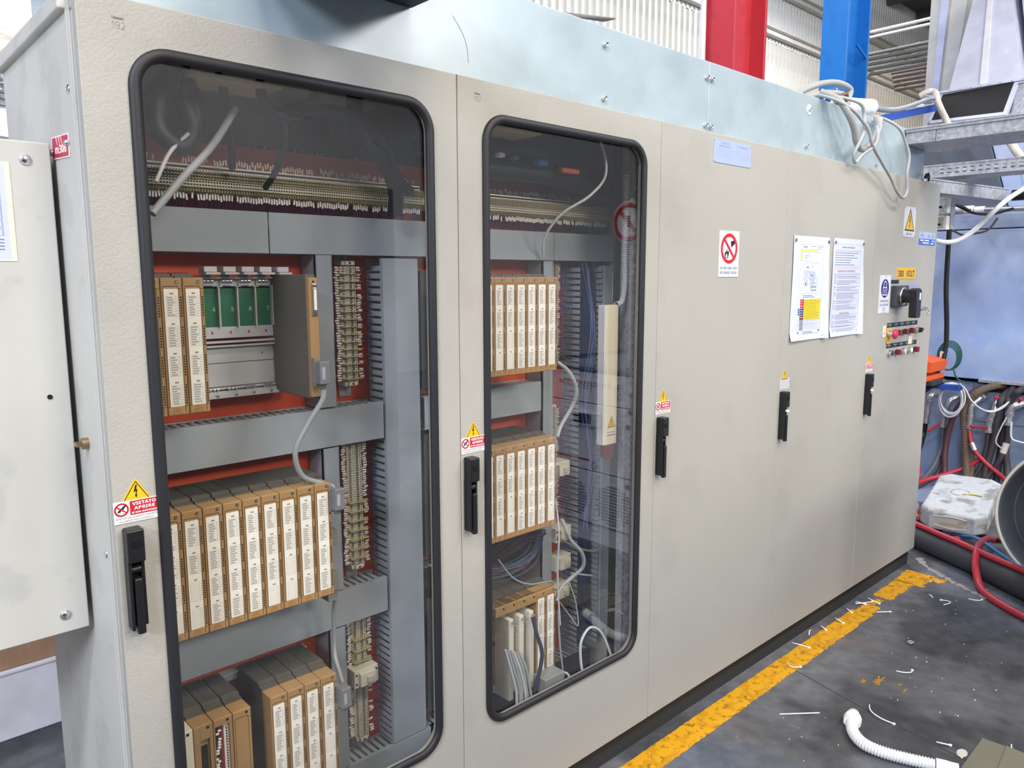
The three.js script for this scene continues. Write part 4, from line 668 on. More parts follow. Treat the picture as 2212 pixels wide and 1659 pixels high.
// ---------- casing above and behind the cabinets ----------
{
  const t = thing('machine_casing', 'pale blue sheet steel casing standing above and behind the cabinets', 'casing', [0, 0, 0]), zc = -0.05, top = 2.293;
  part('panel', [rbox(0.07, 1.9195, 0.1, top, -0.75, zc, 0.004).translate(0, 0, 0)].map(() => rbox(0.07, 1.9195, HT + 0.001, top, -0.62, zc, 0.004)), M.casing, t);
  part('panel', [rbox(1.9215, 3.892, HT + 0.001, top, -0.62, zc, 0.004)], M.casing, t);
  part('rear_body', [box(1.2, 3.89, 0.05, top - 0.01, -1.2, -0.625)], M.casingDark, t);
  for (const [x, y] of [[1.385, 2.241], [1.383, 2.093], [1.906, 2.238], [1.936, 2.237], [1.905, 2.085], [1.936, 2.084], [2.62, 2.096], [2.632, 2.238], [3.3, 2.09], [3.3, 2.235]]) part('bolt', [cyl(0.0075, 0.0065, 0.008, x, y, zc + 0.004, 'z', 16), new THREE.TorusGeometry(0.0062, 0.0022, 6, 16).translate(x, y, zc + 0.008)], M.chrome, t);
  for (const [x, y] of [[2.632, 2.238]]) part('bolt_plate', [cyl(0.02, 0.02, 0.002, x, y, zc + 0.001, 'z', 20)], M.whitePaint, t);
  // rub marks: thin scratches and the old crease
  part('crease', [tube([[0.83, 2.20, zc], [0.86, 2.165, zc], [0.872, 2.14, zc], [0.878, 2.10, zc]], 0.0009, 14, 5)], mat(0x7f8b92, 0.6), t);
  solo('metal_flap', [hull([[[1.10, 2.294, -0.12], [1.28, 2.294, -0.055], [1.42, 2.315, -0.04], [1.46, 2.335, -0.12]], [[1.10, 2.298, -0.12], [1.28, 2.298, -0.055], [1.42, 2.319, -0.04], [1.46, 2.339, -0.12]]])], mat(0x5c5752, 0.6, 0.3), 'bent dark metal flap lying on the casing edge', 'metal scrap');
  const b = thing('steel_beam', 'dark steel box beam jutting out over the first cabinet', 'beam', [0, 0, 0]);
  part('box_section', [rbox(0.34, 0.702, 2.194, 2.30, -0.048, 0.62, 0.006)], mat(0x4c5258, 0.6, 0.2), b);
  part('edge_strip', [rbox(0.335, 0.708, 2.188, 2.196, -0.048, 0.625, 0.002)], mat(0x2c2f33, 0.6, 0.3), b);
}
// cables draped over the casing
{
  const c = (pts, r, m, label, n) => solo('draped_cable', [tube(pts, r, pts.length * 12, 10)], m, label, 'cable', null);
  const gm = mat(0x9b9c9a, 0.5), gp = mat(0xa3a6a7, 0.45);
  c([[2.66, 2.30, -0.16], [2.74, 2.345, -0.12], [2.86, 2.385, -0.10], [2.99, 2.40, -0.09], [3.06, 2.385, -0.08], [3.04, 2.345, -0.08], [2.93, 2.315, -0.08]], 0.013, gm, 'upper turn of thick grey cable coiled on the casing top');
  c([[2.70, 2.30, -0.14], [2.80, 2.33, -0.1], [2.92, 2.35, -0.08], [3.01, 2.345, -0.07], [2.99, 2.315, -0.06], [2.90, 2.30, -0.06]], 0.013, gm, 'lower turn of thick grey cable coiled on the casing top');
  c([[2.74, 2.325, -0.06], [2.77, 2.29, 0.0], [2.805, 2.235, 0.03], [2.86, 2.18, 0.035], [2.90, 2.135, 0.03], [2.946, 2.112, 0.03], [3.004, 2.126, 0.03], [3.097, 2.174, 0.02], [3.14, 2.225, 0.02], [3.157, 2.268, 0.0]], 0.014, gm, 'thick worn grey cable hanging in a loop down the casing');
  c([[2.80, 2.32, -0.06], [2.86, 2.305, 0.0], [2.93, 2.285, 0.03], [2.955, 2.25, 0.03], [2.928, 2.178, 0.045], [2.886, 2.125, 0.045], [2.868, 2.08, 0.035], [2.896, 2.052, 0.03], [2.95, 2.083, 0.03], [2.996, 2.12, 0.055], [3.08, 2.17, 0.04], [3.16, 2.255, 0.0], [3.19, 2.28, -0.02]], 0.0072, gp, 'thinner pale cable crossing the thick loop on the casing');
  c([[2.72, 2.31, -0.06], [2.74, 2.285, 0.0], [2.823, 2.25, 0.04], [2.898, 2.215, 0.05], [2.934, 2.187, 0.06], [2.979, 2.134, 0.06], [3.113, 2.073, 0.05], [3.254, 2.015, 0.04], [3.331, 1.964, 0.04], [3.406, 1.942, 0.04], [3.445, 1.972, 0.04], [3.432, 2.05, 0.04], [3.444, 2.132, 0.04], [3.416, 2.193, 0.03], [3.352, 2.25, 0.02], [3.30, 2.29, -0.03], [3.29, 2.305, -0.07]], 0.0068, gp, 'longest pale cable hanging down over the far cabinet door');
  solo('cable_band', [new THREE.TorusGeometry(0.03, 0.008, 8, 20).rotateX(0.5).translate(2.93, 2.315, -0.055)], mat(0x6b5138, 0.6), 'brown band around the coiled grey cables', 'band');
  solo('cable_lug', [rbox(3.17, 3.25, 2.258, 2.272, -0.03, -0.01, 0.004), cyl(0.012, 0.012, 0.03, 3.245, 2.272, -0.02)], M.steel, 'metal lug at the end of the grey cable loop', 'lug');
  solo('ribbed_hose', [ribTube([[3.42, 2.415, -0.3], [3.60, 2.43, -0.3], [3.80, 2.455, -0.3]], 0.036, 0.006, 0.026)], M.whitePaint, 'white ribbed hose end behind the coiled cables', 'hose');
  solo('pipe_run', [tube([[3.80, 2.45, -0.3], [4.5, 2.56, -0.45], [6.1, 2.93, -0.80]], 0.014, 20, 10), cyl(0.03, 0.03, 0.12, 0, 0, 0, 'x').rotateZ(0.2).translate(5.9, 2.88, -0.76)], M.steel, 'grey steel pipe running from the ribbed hose to the hood', 'pipe');
  solo('blue_rail', [hull([[[4.8, 2.53, -1.10], [4.8, 2.53, -1.07], [6.2, 2.845, -0.80], [6.2, 2.845, -0.83]], [[4.8, 2.585, -1.10], [4.8, 2.585, -1.07], [6.2, 2.90, -0.80], [6.2, 2.90, -0.83]]])], M.navy, 'blue steel rail below the grey pipe', 'rail');
}
// ---------- galvanised trunking ----------
{
  const t = thing('cable_trunking', 'galvanised cable trunking crossing over the end of the cabinet row', 'cable tray', [0, 0, 0]);
  part('trough', [rbox(3.62, 3.97, 2.212, 2.268, -0.046, 0.62, 0.003)], M.galv, t); part('trough', [rbox(3.62, 3.97, 2.212, 2.268, 0.622, 1.6, 0.003)], M.galv, t);
  part('lid', [rbox(3.612, 3.978, 2.266, 2.284, -0.046, 1.6, 0.003), rbox(3.608, 3.982, 2.279, 2.287, -0.046, 1.6, 0.002)], M.galv, t);
  for (const z of [0.075, 0.105]) for (const y of [2.228, 2.252]) part('bolt', [cyl(0.006, 0.006, 0.005, 3.618, y, z, 'x')], M.steel, t);
  part('joint', [box(3.6185, 3.6195, 2.213, 2.267, 0.088, 0.0895)], M.hole, t);
  const u = thing('perforated_tray', 'bright perforated cable tray behind the trunking', 'cable tray', [4.6, 2.157, -0.55]);
  const s = new THREE.Shape(); s.moveTo(0, 0); s.lineTo(1.6, 0); s.lineTo(1.6, 0.07); s.lineTo(0, 0.07); s.closePath();
  for (let x = 0.34; x < 1.55; x += 0.04) for (const y of [0.02, 0.042]) { const h = new THREE.Path(); h.moveTo(x, y); h.lineTo(x + 0.022, y); h.lineTo(x + 0.022, y + 0.006); h.lineTo(x, y + 0.006); h.closePath(); s.holes.push(h); }
  part('side_rail', [new THREE.ExtrudeGeometry(s, { depth: 0.002, bevelEnabled: false }).rotateY(-Math.PI / 2), box(-0.006, 0.0, 0.066, 0.074, 0, 1.6), box(-0.004, 0.0, 0.0, 0.003, 0, 1.6)], M.galv, u);
  part('bed', [box(0.02, 0.22, 0.0, 0.003, 0, 1.6)], M.galv, u); part('shade_rail', [box(0.2, 0.203, 0, 0.07, 0, 1.6)], M.ductDark, u);  // far rail coloured dark to stand for shade inside the tray
  const v = thing('cable_trunking', 'galvanised trunking leading away from the top of the far cabinet', 'cable tray', [0, 0, 0]);
  part('trough', [hull([[[4.005, 2.022, -0.16], [4.005, 2.022, -0.06], [5.56, 2.075, -0.10], [5.56, 2.075, -0.2]], [[4.005, 2.078, -0.16], [4.005, 2.078, -0.06], [5.56, 2.145, -0.10], [5.56, 2.145, -0.2]]])], M.galv, v);
  part('lip', [tube([[4.005, 2.084, -0.062], [5.56, 2.151, -0.102]], 0.006, 4, 8)], M.galv, v);
  solo('eye_bolt', [new THREE.TorusGeometry(0.021, 0.007, 10, 22).rotateY(0.7).translate(3.90, 2.078, -0.035), cyl(0.008, 0.008, 0.02, 3.90, 2.056, -0.035)], M.black, 'black lifting eye bolt on the far cabinet roof', 'bolt');
  solo('hex_nut', [cyl(0.013, 0.013, 0.018, 3.86, 2.061, -0.03, 'y', 6)], M.steel, 'steel nut beside the lifting eye bolt', 'nut');
}
// ---------- blue-grey machine at the far end, with its hoses ----------
const X = 5.85;
{
  const t = thing('hydraulic_machine', 'large blue-grey machine block beyond the end of the cabinets', 'machine', [0, 0, 0]);
  part('body_panel', [rbox(6.0, 7.6, 0.82, 1.918, -1.6, 1.9, 0.006)], M.machine, t);
  part('top_band', [rbox(6.0, 7.6, 1.925, 2.035, -1.6, 1.9, 0.006)], M.machineLilac, t);
  part('band_gap', [box(6.01, 7.5, 1.915, 1.928, -1.59, 1.89)], M.hole, t);
  part('lower_panel', [rbox(6.03, 7.5, 0.0, 0.79, -1.6, 1.9, 0.004)], M.machineShaded, t);
  part('sill', [rbox(5.97, 6.1, 0.802, 0.825, -0.30, 1.9, 0.003)], M.galv, t);
  part('lower_gap', [rbox(6.02, 6.06, 0.73, 0.80, -0.27, 0.02, 0.01)], M.hole, t);
  part('base_plate', [rbox(5.2, 6.03, 0.0, 0.03, -1.5, -0.25, 0.004)], M.machineShaded, t);
  part('panel_joint', [box(6.026, 6.031, 0.0, 0.79, -0.345, -0.34), box(6.026, 6.031, 0.50, 0.504, -0.345, 1.8)], M.slate, t);
  // slate side hopper and the lilac cover beside it, above the top band
  part('hopper', [hull([[[6.12, 2.04, -1.4], [6.12, 2.04, -0.243], [7.0, 2.04, -0.243], [7.0, 2.04, -1.4]], [[6.12, 2.62, -1.4], [6.12, 2.62, -0.42], [7.0, 2.62, -0.42], [7.0, 2.62, -1.4]]])], M.slate, t);
  part('hopper_cover', [hull([[[6.16, 2.04, -0.235], [6.16, 2.04, 1.2], [7.0, 2.04, 1.2], [7.0, 2.04, -0.235]], [[6.16, 2.62, -0.412], [6.16, 2.62, 1.0], [7.0, 2.62, 1.0], [7.0, 2.62, -0.412]]])], M.machineLilac, t);
  part('cover_seam', [hull([[[6.152, 2.04, -0.11], [6.152, 2.04, -0.10], [6.17, 2.04, -0.10], [6.17, 2.04, -0.11]], [[6.152, 2.62, -0.27], [6.152, 2.62, -0.26], [6.17, 2.62, -0.26], [6.17, 2.62, -0.27]]])], M.machine, t);
}
{ // hood with the slanted grille
  const t = thing('extraction_hood', 'pale lilac extraction hood with a slanted black wire grille', 'hood', [0, 0, 0]);
  const A = V(6.6, 3.017, -0.893), B = V(6.6, 3.027, -0.393), C = V(6.2, 2.743, -0.342), D = V(6.2, 2.753, -0.828), at = (u, v) => A.clone().lerp(B, u).lerp(D.clone().lerp(C, u), v), nrm = B.clone().sub(A).cross(D.clone().sub(A)).normalize();
  const slab = (p, off, th) => hull([p.map((q) => q.clone().addScaledVector(nrm, off).toArray()), p.map((q) => q.clone().addScaledVector(nrm, off + th).toArray())]);
  part('grille_back', [slab([at(0, 0), at(1, 0), at(1, 1), at(0, 1)], -0.03, 0.006)], M.hole, t);
  for (const [a, b, c2, d2] of [[-0.04, 1.04, -0.07, 0], [-0.04, 0, -0.07, 1.1], [1, 1.05, -0.07, 1.1], [-0.04, 1.04, 1, 1.1]]) part('grille_frame', [slab([at(a, c2), at(b, c2), at(b, d2), at(a, d2)], -0.03, 0.04)], M.hood, t);
  const wires = []; for (let i = 1; i < 44; i++) { const p = at(i / 44, 0), q = at(i / 44, 1); wires.push(rod(p, q, 0.0021, 4)); } for (let i = 1; i < 30; i++) wires.push(rod(at(0, i / 30), at(1, i / 30), 0.0021, 4));
  part('wire_mesh', wires, mat(0x8a8e97, 0.5), t);
  part('stiffener', [rod(at(0.27, 0), at(0.27, 1), 0.004, 6), rod(at(0.52, 0), at(0.52, 1), 0.004, 6), rod(at(0.78, 0), at(0.78, 1), 0.004, 6), rod(at(0, 0.72), at(1, 0.72), 0.004, 6)], M.pipe, t);
  part('cheek', [hull([[[6.24, 2.74, -0.31], [6.22, 2.72, -0.10], [6.9, 2.72, -0.10], [6.9, 2.74, -0.31]], [[6.60, 3.03, -0.37], [6.5, 3.03, -0.10], [6.9, 3.03, -0.10], [6.9, 3.03, -0.37]]])], M.galv, t);
  part('flange', [rbox(6.585, 7.75, 3.035, 3.075, -0.99, 0.6, 0.004), rbox(6.57, 7.75, 3.052, 3.058, -1.0, 0.6, 0.002)], M.hood, t);
  const fr = (z0, z1, z2, z3, x0, x1) => hull([[[x0, 3.075, z0], [x0, 3.075, z1], [x0 + 1.0, 3.075, z1], [x0 + 1.0, 3.075, z0]], [[x1, 5.0, z2], [x1, 5.0, z3], [x1 + 0.7, 5.0, z3], [x1 + 0.7, 5.0, z2]]]);
  part('cone', [fr(-0.855, -0.355, -0.775, -0.80 + 0.03, 6.6, 7.35)].map(() => hull([[[6.6, 3.075, -0.855], [6.6, 3.075, -0.355], [7.6, 3.075, -0.355], [7.6, 3.075, -0.855]], [[6.98, 4.1, -0.80], [6.98, 4.1, -0.62], [7.5, 4.1, -0.62], [7.5, 4.1, -0.80]]])), M.hood, t);
  part('seam_strip', [hull([[[6.585, 3.075, -0.632], [6.585, 3.075, -0.585], [6.62, 3.075, -0.585], [6.62, 3.075, -0.632]], [[6.968, 4.1, -0.735], [6.968, 4.1, -0.705], [7.0, 4.1, -0.705], [7.0, 4.1, -0.735]]])], M.whitePaint, t);
  for (let i = 0; i < 9; i++) part('rivet', [new THREE.SphereGeometry(0.006, 8, 6).translate(6.583, 3.065, -0.9 + i * 0.07)], M.steel, t);
  const d = thing('air_duct', 'cream tapered air duct partly hidden behind the lilac hood', 'duct', [0, 0, 0]);
  part('duct_side', [hull([[[7.5, 2.9, -1.36], [7.5, 2.9, -1.16], [8.4, 2.9, -1.16], [8.4, 2.9, -1.36]], [[7.5, 5.2, -1.36], [7.5, 5.2, -0.95], [8.4, 5.2, -0.95], [8.4, 5.2, -1.36]]])], M.cream, d);
  part('duct_fold', [hull([[[7.47, 2.9, -1.30], [7.47, 2.9, -1.25], [7.6, 2.9, -1.25], [7.6, 2.9, -1.30]], [[7.47, 5.2, -1.23], [7.47, 5.2, -1.15], [7.6, 5.2, -1.15], [7.6, 5.2, -1.23]]])], M.hood, d);
  const e = thing('air_duct', 'pale riveted duct wall on the outer side of the lilac hood', 'duct', [0, 0, 0]);
  part('duct_wall', [hull([[[6.75, 3.08, -0.33], [6.75, 3.08, 0.6], [7.6, 3.08, 0.6], [7.6, 3.08, -0.33]], [[7.05, 4.3, -0.60], [7.05, 4.3, 0.6], [7.6, 4.3, 0.6], [7.6, 4.3, -0.60]]])], M.machineLilac, e);
  for (let i = 0; i < 8; i++) part('rivet', [new THREE.SphereGeometry(0.007, 8, 6).translate(6.77 + i * 0.028, 3.12 + i * 0.11, -0.29 - i * 0.02)], M.steel, e);
  solo('grey_hose', [tube([[6.15, 2.985, -0.82], [6.12, 2.965, -0.79], [6.1, 2.90, -0.765], [6.06, 2.82, -0.72], [6.0, 2.74, -0.665], [5.96, 2.66, -0.62]], 0.024, 40, 12), tube([[6.12, 2.96, -0.90], [6.13, 2.985, -0.84], [6.15, 2.98, -0.81]], 0.026, 10, 12)], M.cream, 'fabric-wrapped grey hose hanging in front of the grille', 'hose');
  solo('lifting_ring', [new THREE.TorusGeometry(0.03, 0.006, 8, 20).rotateY(1.2).translate(6.45, 2.85, -0.23), cyl(0.006, 0.006, 0.1, 6.45, 2.93, -0.23)], M.steel, 'steel ring handle beside the slanted grille', 'handle');
  solo('mesh_hose', [ribTube([[5.5, 2.50, -0.14], [5.45, 2.43, -0.08], [5.4, 2.37, -0.035], [5.38, 2.30, 0.02], [5.37, 2.22, 0.06]], 0.024, 0.003, 0.012)], M.cream, 'cream braided hose slanting down behind the perforated tray', 'hose');
}
{ // electrical bits on the machine's corner
  for (const [i, [y0, y1]] of [[1.965, 2.06], [1.865, 1.948]].entries()) {
    const t = thing('switch_box', i ? 'lower white switch box peeking past the far cabinet' : 'upper white switch box peeking past the far cabinet', 'switch box', [4.8, y0, -0.36], 'white switch boxes'), h = y1 - y0;
    part('case', [rbox(0, 0.06, 0, h, 0, 0.14, 0.004)], M.white, t); part('flap', [rbox(-0.006, 0.002, 0.012, h - 0.012, 0.08, 0.128, 0.003)], i ? M.cream : M.whitePaint, t); part('toggle', [rbox(-0.01, -0.004, h * 0.3, h * 0.45, 0.094, 0.112, 0.002)], M.black, t);
  }
  solo('steel_post', [rbox(4.88, 4.95, 0.0, 2.03, -0.262, -0.225, 0.003)].map(() => rbox(4.88, 4.95, 1.87, 2.05, -0.262, -0.222, 0.003)), M.galv, 'short galvanised post under the sloping trunking', 'post');
  solo('black_cable', [tube([[5.5, 2.10, -0.425], [5.5, 1.82, -0.422], [5.5, 1.5, -0.415], [5.52, 1.25, -0.40], [5.52, 1.09, -0.395], [5.5, 0.95, -0.41], [5.5, 0.86, -0.47]], 0.016, 50, 10)], M.blackCable, 'black cable hanging down the face of the blue-grey machine', 'cable');
  solo('white_cable', [tube([[5.5, 2.155, 0.02], [5.3, 2.11, 0.03], [5.1, 2.04, 0.01], [5.0, 1.96, -0.035], [4.96, 1.88, -0.09], [4.9, 1.815, -0.15], [4.85, 1.79, -0.20], [4.75, 1.80, -0.26], [4.6, 1.86, -0.29]], 0.015, 60, 10)], M.whiteCable, 'thick white cable swooping from the trunking end behind the cabinet', 'cable');
  solo('cable_gland', [new THREE.TorusGeometry(0.028, 0.009, 8, 20).rotateY(1.1).translate(5.5, 2.16, 0.025)], M.whitePaint, 'white cable gland ring at the trunking end', 'gland');
  solo('black_connector', [cyl(0.035, 0.035, 0.3, 5.45, 2.10, 0.1, 'z'), cyl(0.04, 0.04, 0.03, 5.45, 2.10, 0.06, 'z')], M.black, 'fat black connector with a clamp at the trunking end', 'connector');
  solo('brown_wire', [tube([[4.7, 1.95, -0.345], [4.8, 1.90, -0.30], [4.95, 1.86, -0.22], [4.95, 1.835, -0.17], [4.95, 1.84, -0.11], [4.97, 1.86, -0.04], [5.0, 1.93, 0.0]], 0.006, 40, 8)], mat(0x5a4038, 0.5), 'thin brown wire sagging beside the switch boxes', 'wire');
  solo('black_wire', [tube([[5.2, 2.04, -0.3], [5.3, 1.99, -0.22], [5.4, 1.985, -0.14], [5.5, 2.02, -0.05]], 0.008, 24, 8)], M.blackCable, 'black wire sagging below the sloping trunking', 'wire');
  solo('black_wire', [tube([[5.2, 2.05, -0.32], [5.5, 2.06, -0.36], [5.8, 2.05, -0.40], [5.9, 2.06, -0.42]], 0.007, 24, 8)], M.blackCable, 'black wire leading down to the white elbow fitting', 'wire');
  solo('machine_pipe', [tube([[5.9, 2.058, -0.44], [5.9, 2.048, -0.2], [5.9, 2.04, 0.5]], 0.02, 12, 10)], M.steel, 'grey conduit lying along the top of the machine block', 'pipe');
  solo('elbow_fitting', [cyl(0.028, 0.028, 0.06, 5.9, 2.06, -0.43, 'z'), cyl(0.024, 0.024, 0.06, 5.9, 2.055, -0.36, 'z'), cyl(0.022, 0.022, 0.05, 5.9, 2.07, -0.49, 'z').rotateX(0.0)], M.whitePaint, 'white elbow fitting on the conduit above the machine', 'fitting');
}
{ // orange pump, blue bar, coil, valves, hoses
  const p = thing('orange_pump', 'orange pump body half hidden behind the far cabinet', 'pump', [0, 0, 0]);
  part('motor', [hull([[[5.2, 0.93, -0.60], [5.2, 0.93, -0.38], [5.5, 0.93, -0.38], [5.5, 0.93, -0.60]], [[5.2, 1.05, -0.60], [5.2, 1.0, -0.37], [5.5, 1.0, -0.37], [5.5, 1.05, -0.60]]])], M.orangePump, p); part('foot', [rbox(5.15, 5.5, 0.872, 0.905, -0.62, -0.385, 0.004)], M.orangePump, p);
  part('bracket', [rbox(5.2, 5.45, 0.84, 0.872, -0.6, -0.36, 0.004)], M.ductDark, p);
  solo('blue_beam', [rbox(5.68, 5.76, 0.762, 0.80, -0.75, -0.335, 0.004)], M.navy, 'blue steel bar below the orange pump', 'beam');
  part('support', [rbox(5.3, 5.72, 0.78, 0.84, -0.6, -0.5, 0.003)], M.ductDark, p);
  const loop = []; for (let k = 0; k < 4; k++) { const pts = []; for (let i = 0; i <= 16; i++) { const a = i / 16 * Math.PI * 2; pts.push([5.6 + k * 0.01, 1.0 + (0.085 + k * 0.006) * Math.sin(a) + k * 0.006, -0.40 + (0.06 + k * 0.006) * Math.cos(a)]); } loop.push(tube(pts, 0.0055, 60, 6)); } loop.push(tube([[5.6, 0.93, -0.36], [5.6, 0.86, -0.33], [5.7, 0.82, -0.28]], 0.006, 12, 6));
  solo('green_wire_coil', loop, mat(0x1f5a52, 0.5), 'loose coil of dark green wire beside the orange pump', 'wire coil');
  solo('plug_socket', [rbox(5.5, 5.53, 0.985, 1.055, -0.425, -0.395, 0.004)], M.cream, 'small pale plug in the green wire coil', 'plug');
  solo('black_pipe', [tube([[5.4, 0.86, -0.35], [5.5, 0.80, -0.46], [5.6, 0.74, -0.55]], 0.016, 16, 10), cyl(0.014, 0.014, 0.05, 5.62, 0.72, -0.57)], M.hoseDark, 'black pipe running down past the blue bar', 'pipe');
  const ring = []; for (let k = 0; k < 6; k++) { const pts = [], c0 = [0.686 + rr(-0.012, 0.012), -0.405 + rr(-0.008, 0.008)], ra = 0.122 + rr(-0.02, 0.014), rb = 0.088 + rr(-0.02, 0.01); for (let i = 0; i <= 20; i++) { const a = i / 20 * Math.PI * 2 + 1.2; pts.push([5.74 + k * 0.008, c0[0] + ra * Math.sin(a), c0[1] + rb * Math.cos(a)]); } ring.push(tube(pts, 0.0055, 80, 7)); }
  solo('white_cable_coil', [...ring, tube([[5.74, 0.80, -0.36], [5.72, 0.79, -0.32], [5.72, 0.74, -0.29], [5.72, 0.68, -0.25], [5.72, 0.64, -0.19], [5.72, 0.64, -0.12], [5.74, 0.68, -0.065], [5.76, 0.71, -0.04]], 0.0055, 60, 7), tube([[5.73, 0.81, -0.35], [5.71, 0.77, -0.30], [5.71, 0.70, -0.26], [5.71, 0.65, -0.20], [5.71, 0.632, -0.13], [5.74, 0.665, -0.07], [5.76, 0.70, -0.045]], 0.0055, 60, 7), tube([[5.74, 0.80, -0.37], [5.73, 0.80, -0.46], [5.73, 0.785, -0.52]], 0.0055, 14, 7)], M.whiteCable, 'coil of thin white cable hanging in front of the valves', 'cable coil');
  const fit = (label, path, r, extra = []) => { const t = thing('pipe_fitting', label, 'pipe fitting', [0, 0, 0], 'steel hose fittings'); part('elbow', [tube(path, r, 24, 12)], M.steel, t); const c = curve(path); for (const u of [0.2, 0.5, 0.75, 0.97]) { const q = c.getPointAt(u), d = c.getTangentAt(u); const g = new THREE.CylinderGeometry(r * 1.3, r * 1.3, r * 1.1, 6); g.applyQuaternion(new THREE.Quaternion().setFromUnitVectors(V(0, 1, 0), d)); part('nut', [g.translate(q.x, q.y, q.z)], M.steel, t); } return t; };
  const lever = (t, a, b) => { part('lever', [rod(V(...a), V(...b), 0.009, 8), new THREE.SphereGeometry(0.013, 10, 8).translate(...b)], M.redLever, t, { label: 'red lever' }); };
  fit('steel fitting nearest the far cabinet edge', [[5.98, 0.69, -0.56], [X, 0.68, -0.575], [X, 0.617, -0.59], [X, 0.541, -0.594], [X, 0.47, -0.60]], 0.022);
  const fb = fit('steel fitting behind the white cable coil', [[6.0, 0.69, -0.385], [X + 0.05, 0.685, -0.40], [X, 0.664, -0.435], [X, 0.567, -0.466], [X, 0.453, -0.475]], 0.02); lever(fb, [X, 0.489, -0.482], [X - 0.03, 0.422, -0.559]); lever(fb, [X + 0.04, 0.72, -0.385], [X + 0.02, 0.725, -0.36]);
  fit('steel fitting above the red hose with the grey joint', [[6.0, 0.70, -0.25], [X + 0.03, 0.69, -0.26], [X, 0.635, -0.294], [X, 0.561, -0.297], [X, 0.469, -0.298]], 0.022);
  const ff = fit('steel fitting with the longest red lever', [[6.0, 0.69, -0.13], [X + 0.03, 0.685, -0.138], [X, 0.617, -0.146], [X, 0.542, -0.168], [X, 0.461, -0.172]], 0.025); lever(ff, [X - 0.03, 0.494, -0.17], [X - 0.03, 0.492, -0.275]); lever(ff, [X, 0.715, -0.125], [X - 0.02, 0.72, -0.14]);
  const fh = fit('steel fitting farthest from the cabinets, red tap on top', [[6.0, 0.69, 0.03], [X + 0.02, 0.685, 0.005], [X, 0.655, -0.04], [X, 0.594, -0.053], [X, 0.532, -0.052]], 0.024); lever(fh, [X, 0.70, 0.0], [X - 0.02, 0.725, 0.012]);
  const hose = (pts, r, m, label, rib) => solo('hose', [rib ? ribTube(pts, r, r * 0.06, 0.02) : tube(pts, r, pts.length * 10, 10)], m, label, 'hose');
  hose([[X, 0.47, -0.60], [X, 0.376, -0.608], [X - 0.1, 0.27, -0.60], [5.6, 0.1, -0.6], [5.5, 0.03, -0.65]], 0.019, M.blackCable, 'black hose nearest the far cabinet edge');
  hose([[X, 0.452, -0.479], [X, 0.302, -0.473], [5.75, 0.16, -0.49], [5.55, 0.06, -0.52], [5.2, 0.03, -0.5], [4.9, 0.03, -0.42]], 0.017, M.hoseGrey, 'bluish grey hose sweeping out from the lever valve');
  hose([[X + 0.02, 0.445, -0.462], [X, 0.257, -0.453], [5.78, 0.12, -0.463], [5.62, 0.055, -0.50], [5.3, 0.03, -0.54], [5.0, 0.03, -0.5]], 0.016, M.hoseDark, 'dark hose beside the bluish grey hose');
  hose([[5.98, 0.76, -0.28], [X, 0.70, -0.332], [X - 0.03, 0.586, -0.388], [X - 0.03, 0.431, -0.427], [X - 0.05, 0.261, -0.432], [X - 0.1, 0.08, -0.405], [5.6, 0.03, -0.36]], 0.021, mat(0x4b2a30, 0.5), 'dark maroon hose curving down behind the canister');
  hose([[6.04, 0.79, -0.14], [5.96, 0.785, -0.19], [X, 0.738, -0.27], [X, 0.629, -0.338], [X, 0.419, -0.323], [X - 0.02, 0.237, -0.297], [X - 0.1, 0.08, -0.26], [5.6, 0.03, -0.2]], 0.026, M.hoseBrown, 'brown braided hose leaving the slot and dropping down', true);
  hose([[X + 0.03, 0.56, -0.33], [X + 0.02, 0.376, -0.297], [X, 0.197, -0.262], [X - 0.1, 0.06, -0.23], [5.6, 0.03, -0.16]], 0.024, M.hoseBrown, 'second brown braided hose just behind the first', true);
  hose([[X, 0.46, -0.297], [X - 0.02, 0.372, -0.271], [X - 0.03, 0.312, -0.238], [X - 0.03, 0.242, -0.169], [X - 0.05, 0.163, -0.054], [5.7, 0.09, 0.1], [5.6, 0.04, 0.3]], 0.016, M.hoseRed, 'red hose with a grey joint, crossing towards the round tub');
  solo('hose_joint', [rod(V(X - 0.02, 0.368, -0.268), V(X - 0.03, 0.318, -0.242), 0.021, 12)], M.steel, 'grey joint clamped on the red hose', 'hose joint');
  hose([[X, 0.451, -0.175], [X, 0.332, -0.177], [X - 0.02, 0.209, -0.198], [X - 0.06, 0.09, -0.245], [5.6, 0.03, -0.3]], 0.017, M.hoseDark, 'dark hose dropping from the longest red lever');
  hose([[X + 0.03, 0.454, -0.152], [X + 0.02, 0.344, -0.161], [X, 0.263, -0.203], [X - 0.03, 0.182, -0.293], [X - 0.1, 0.12, -0.40], [5.6, 0.08, -0.50], [5.3, 0.05, -0.52], [5.1, 0.03, -0.45]], 0.017, M.hoseRed, 'red hose crossing behind all the dark hoses');
  hose([[X + 0.15, 0.76, -0.10], [X, 0.70, -0.112], [X, 0.621, -0.12], [X, 0.403, -0.134], [X - 0.02, 0.216, -0.159], [X - 0.08, 0.05, -0.166], [5.6, 0.03, -0.12]], 0.024, M.hoseDark, 'straight dark hose beneath the slot, nearest the canister');
  hose([[X + 0.15, 0.78, -0.08], [X + 0.03, 0.70, -0.075], [X + 0.03, 0.504, -0.061], [X + 0.02, 0.325, -0.059], [X, 0.19, -0.034], [5.7, 0.03, 0.0]], 0.024, M.hoseDark, 'straight dark hose beneath the slot, middle one');
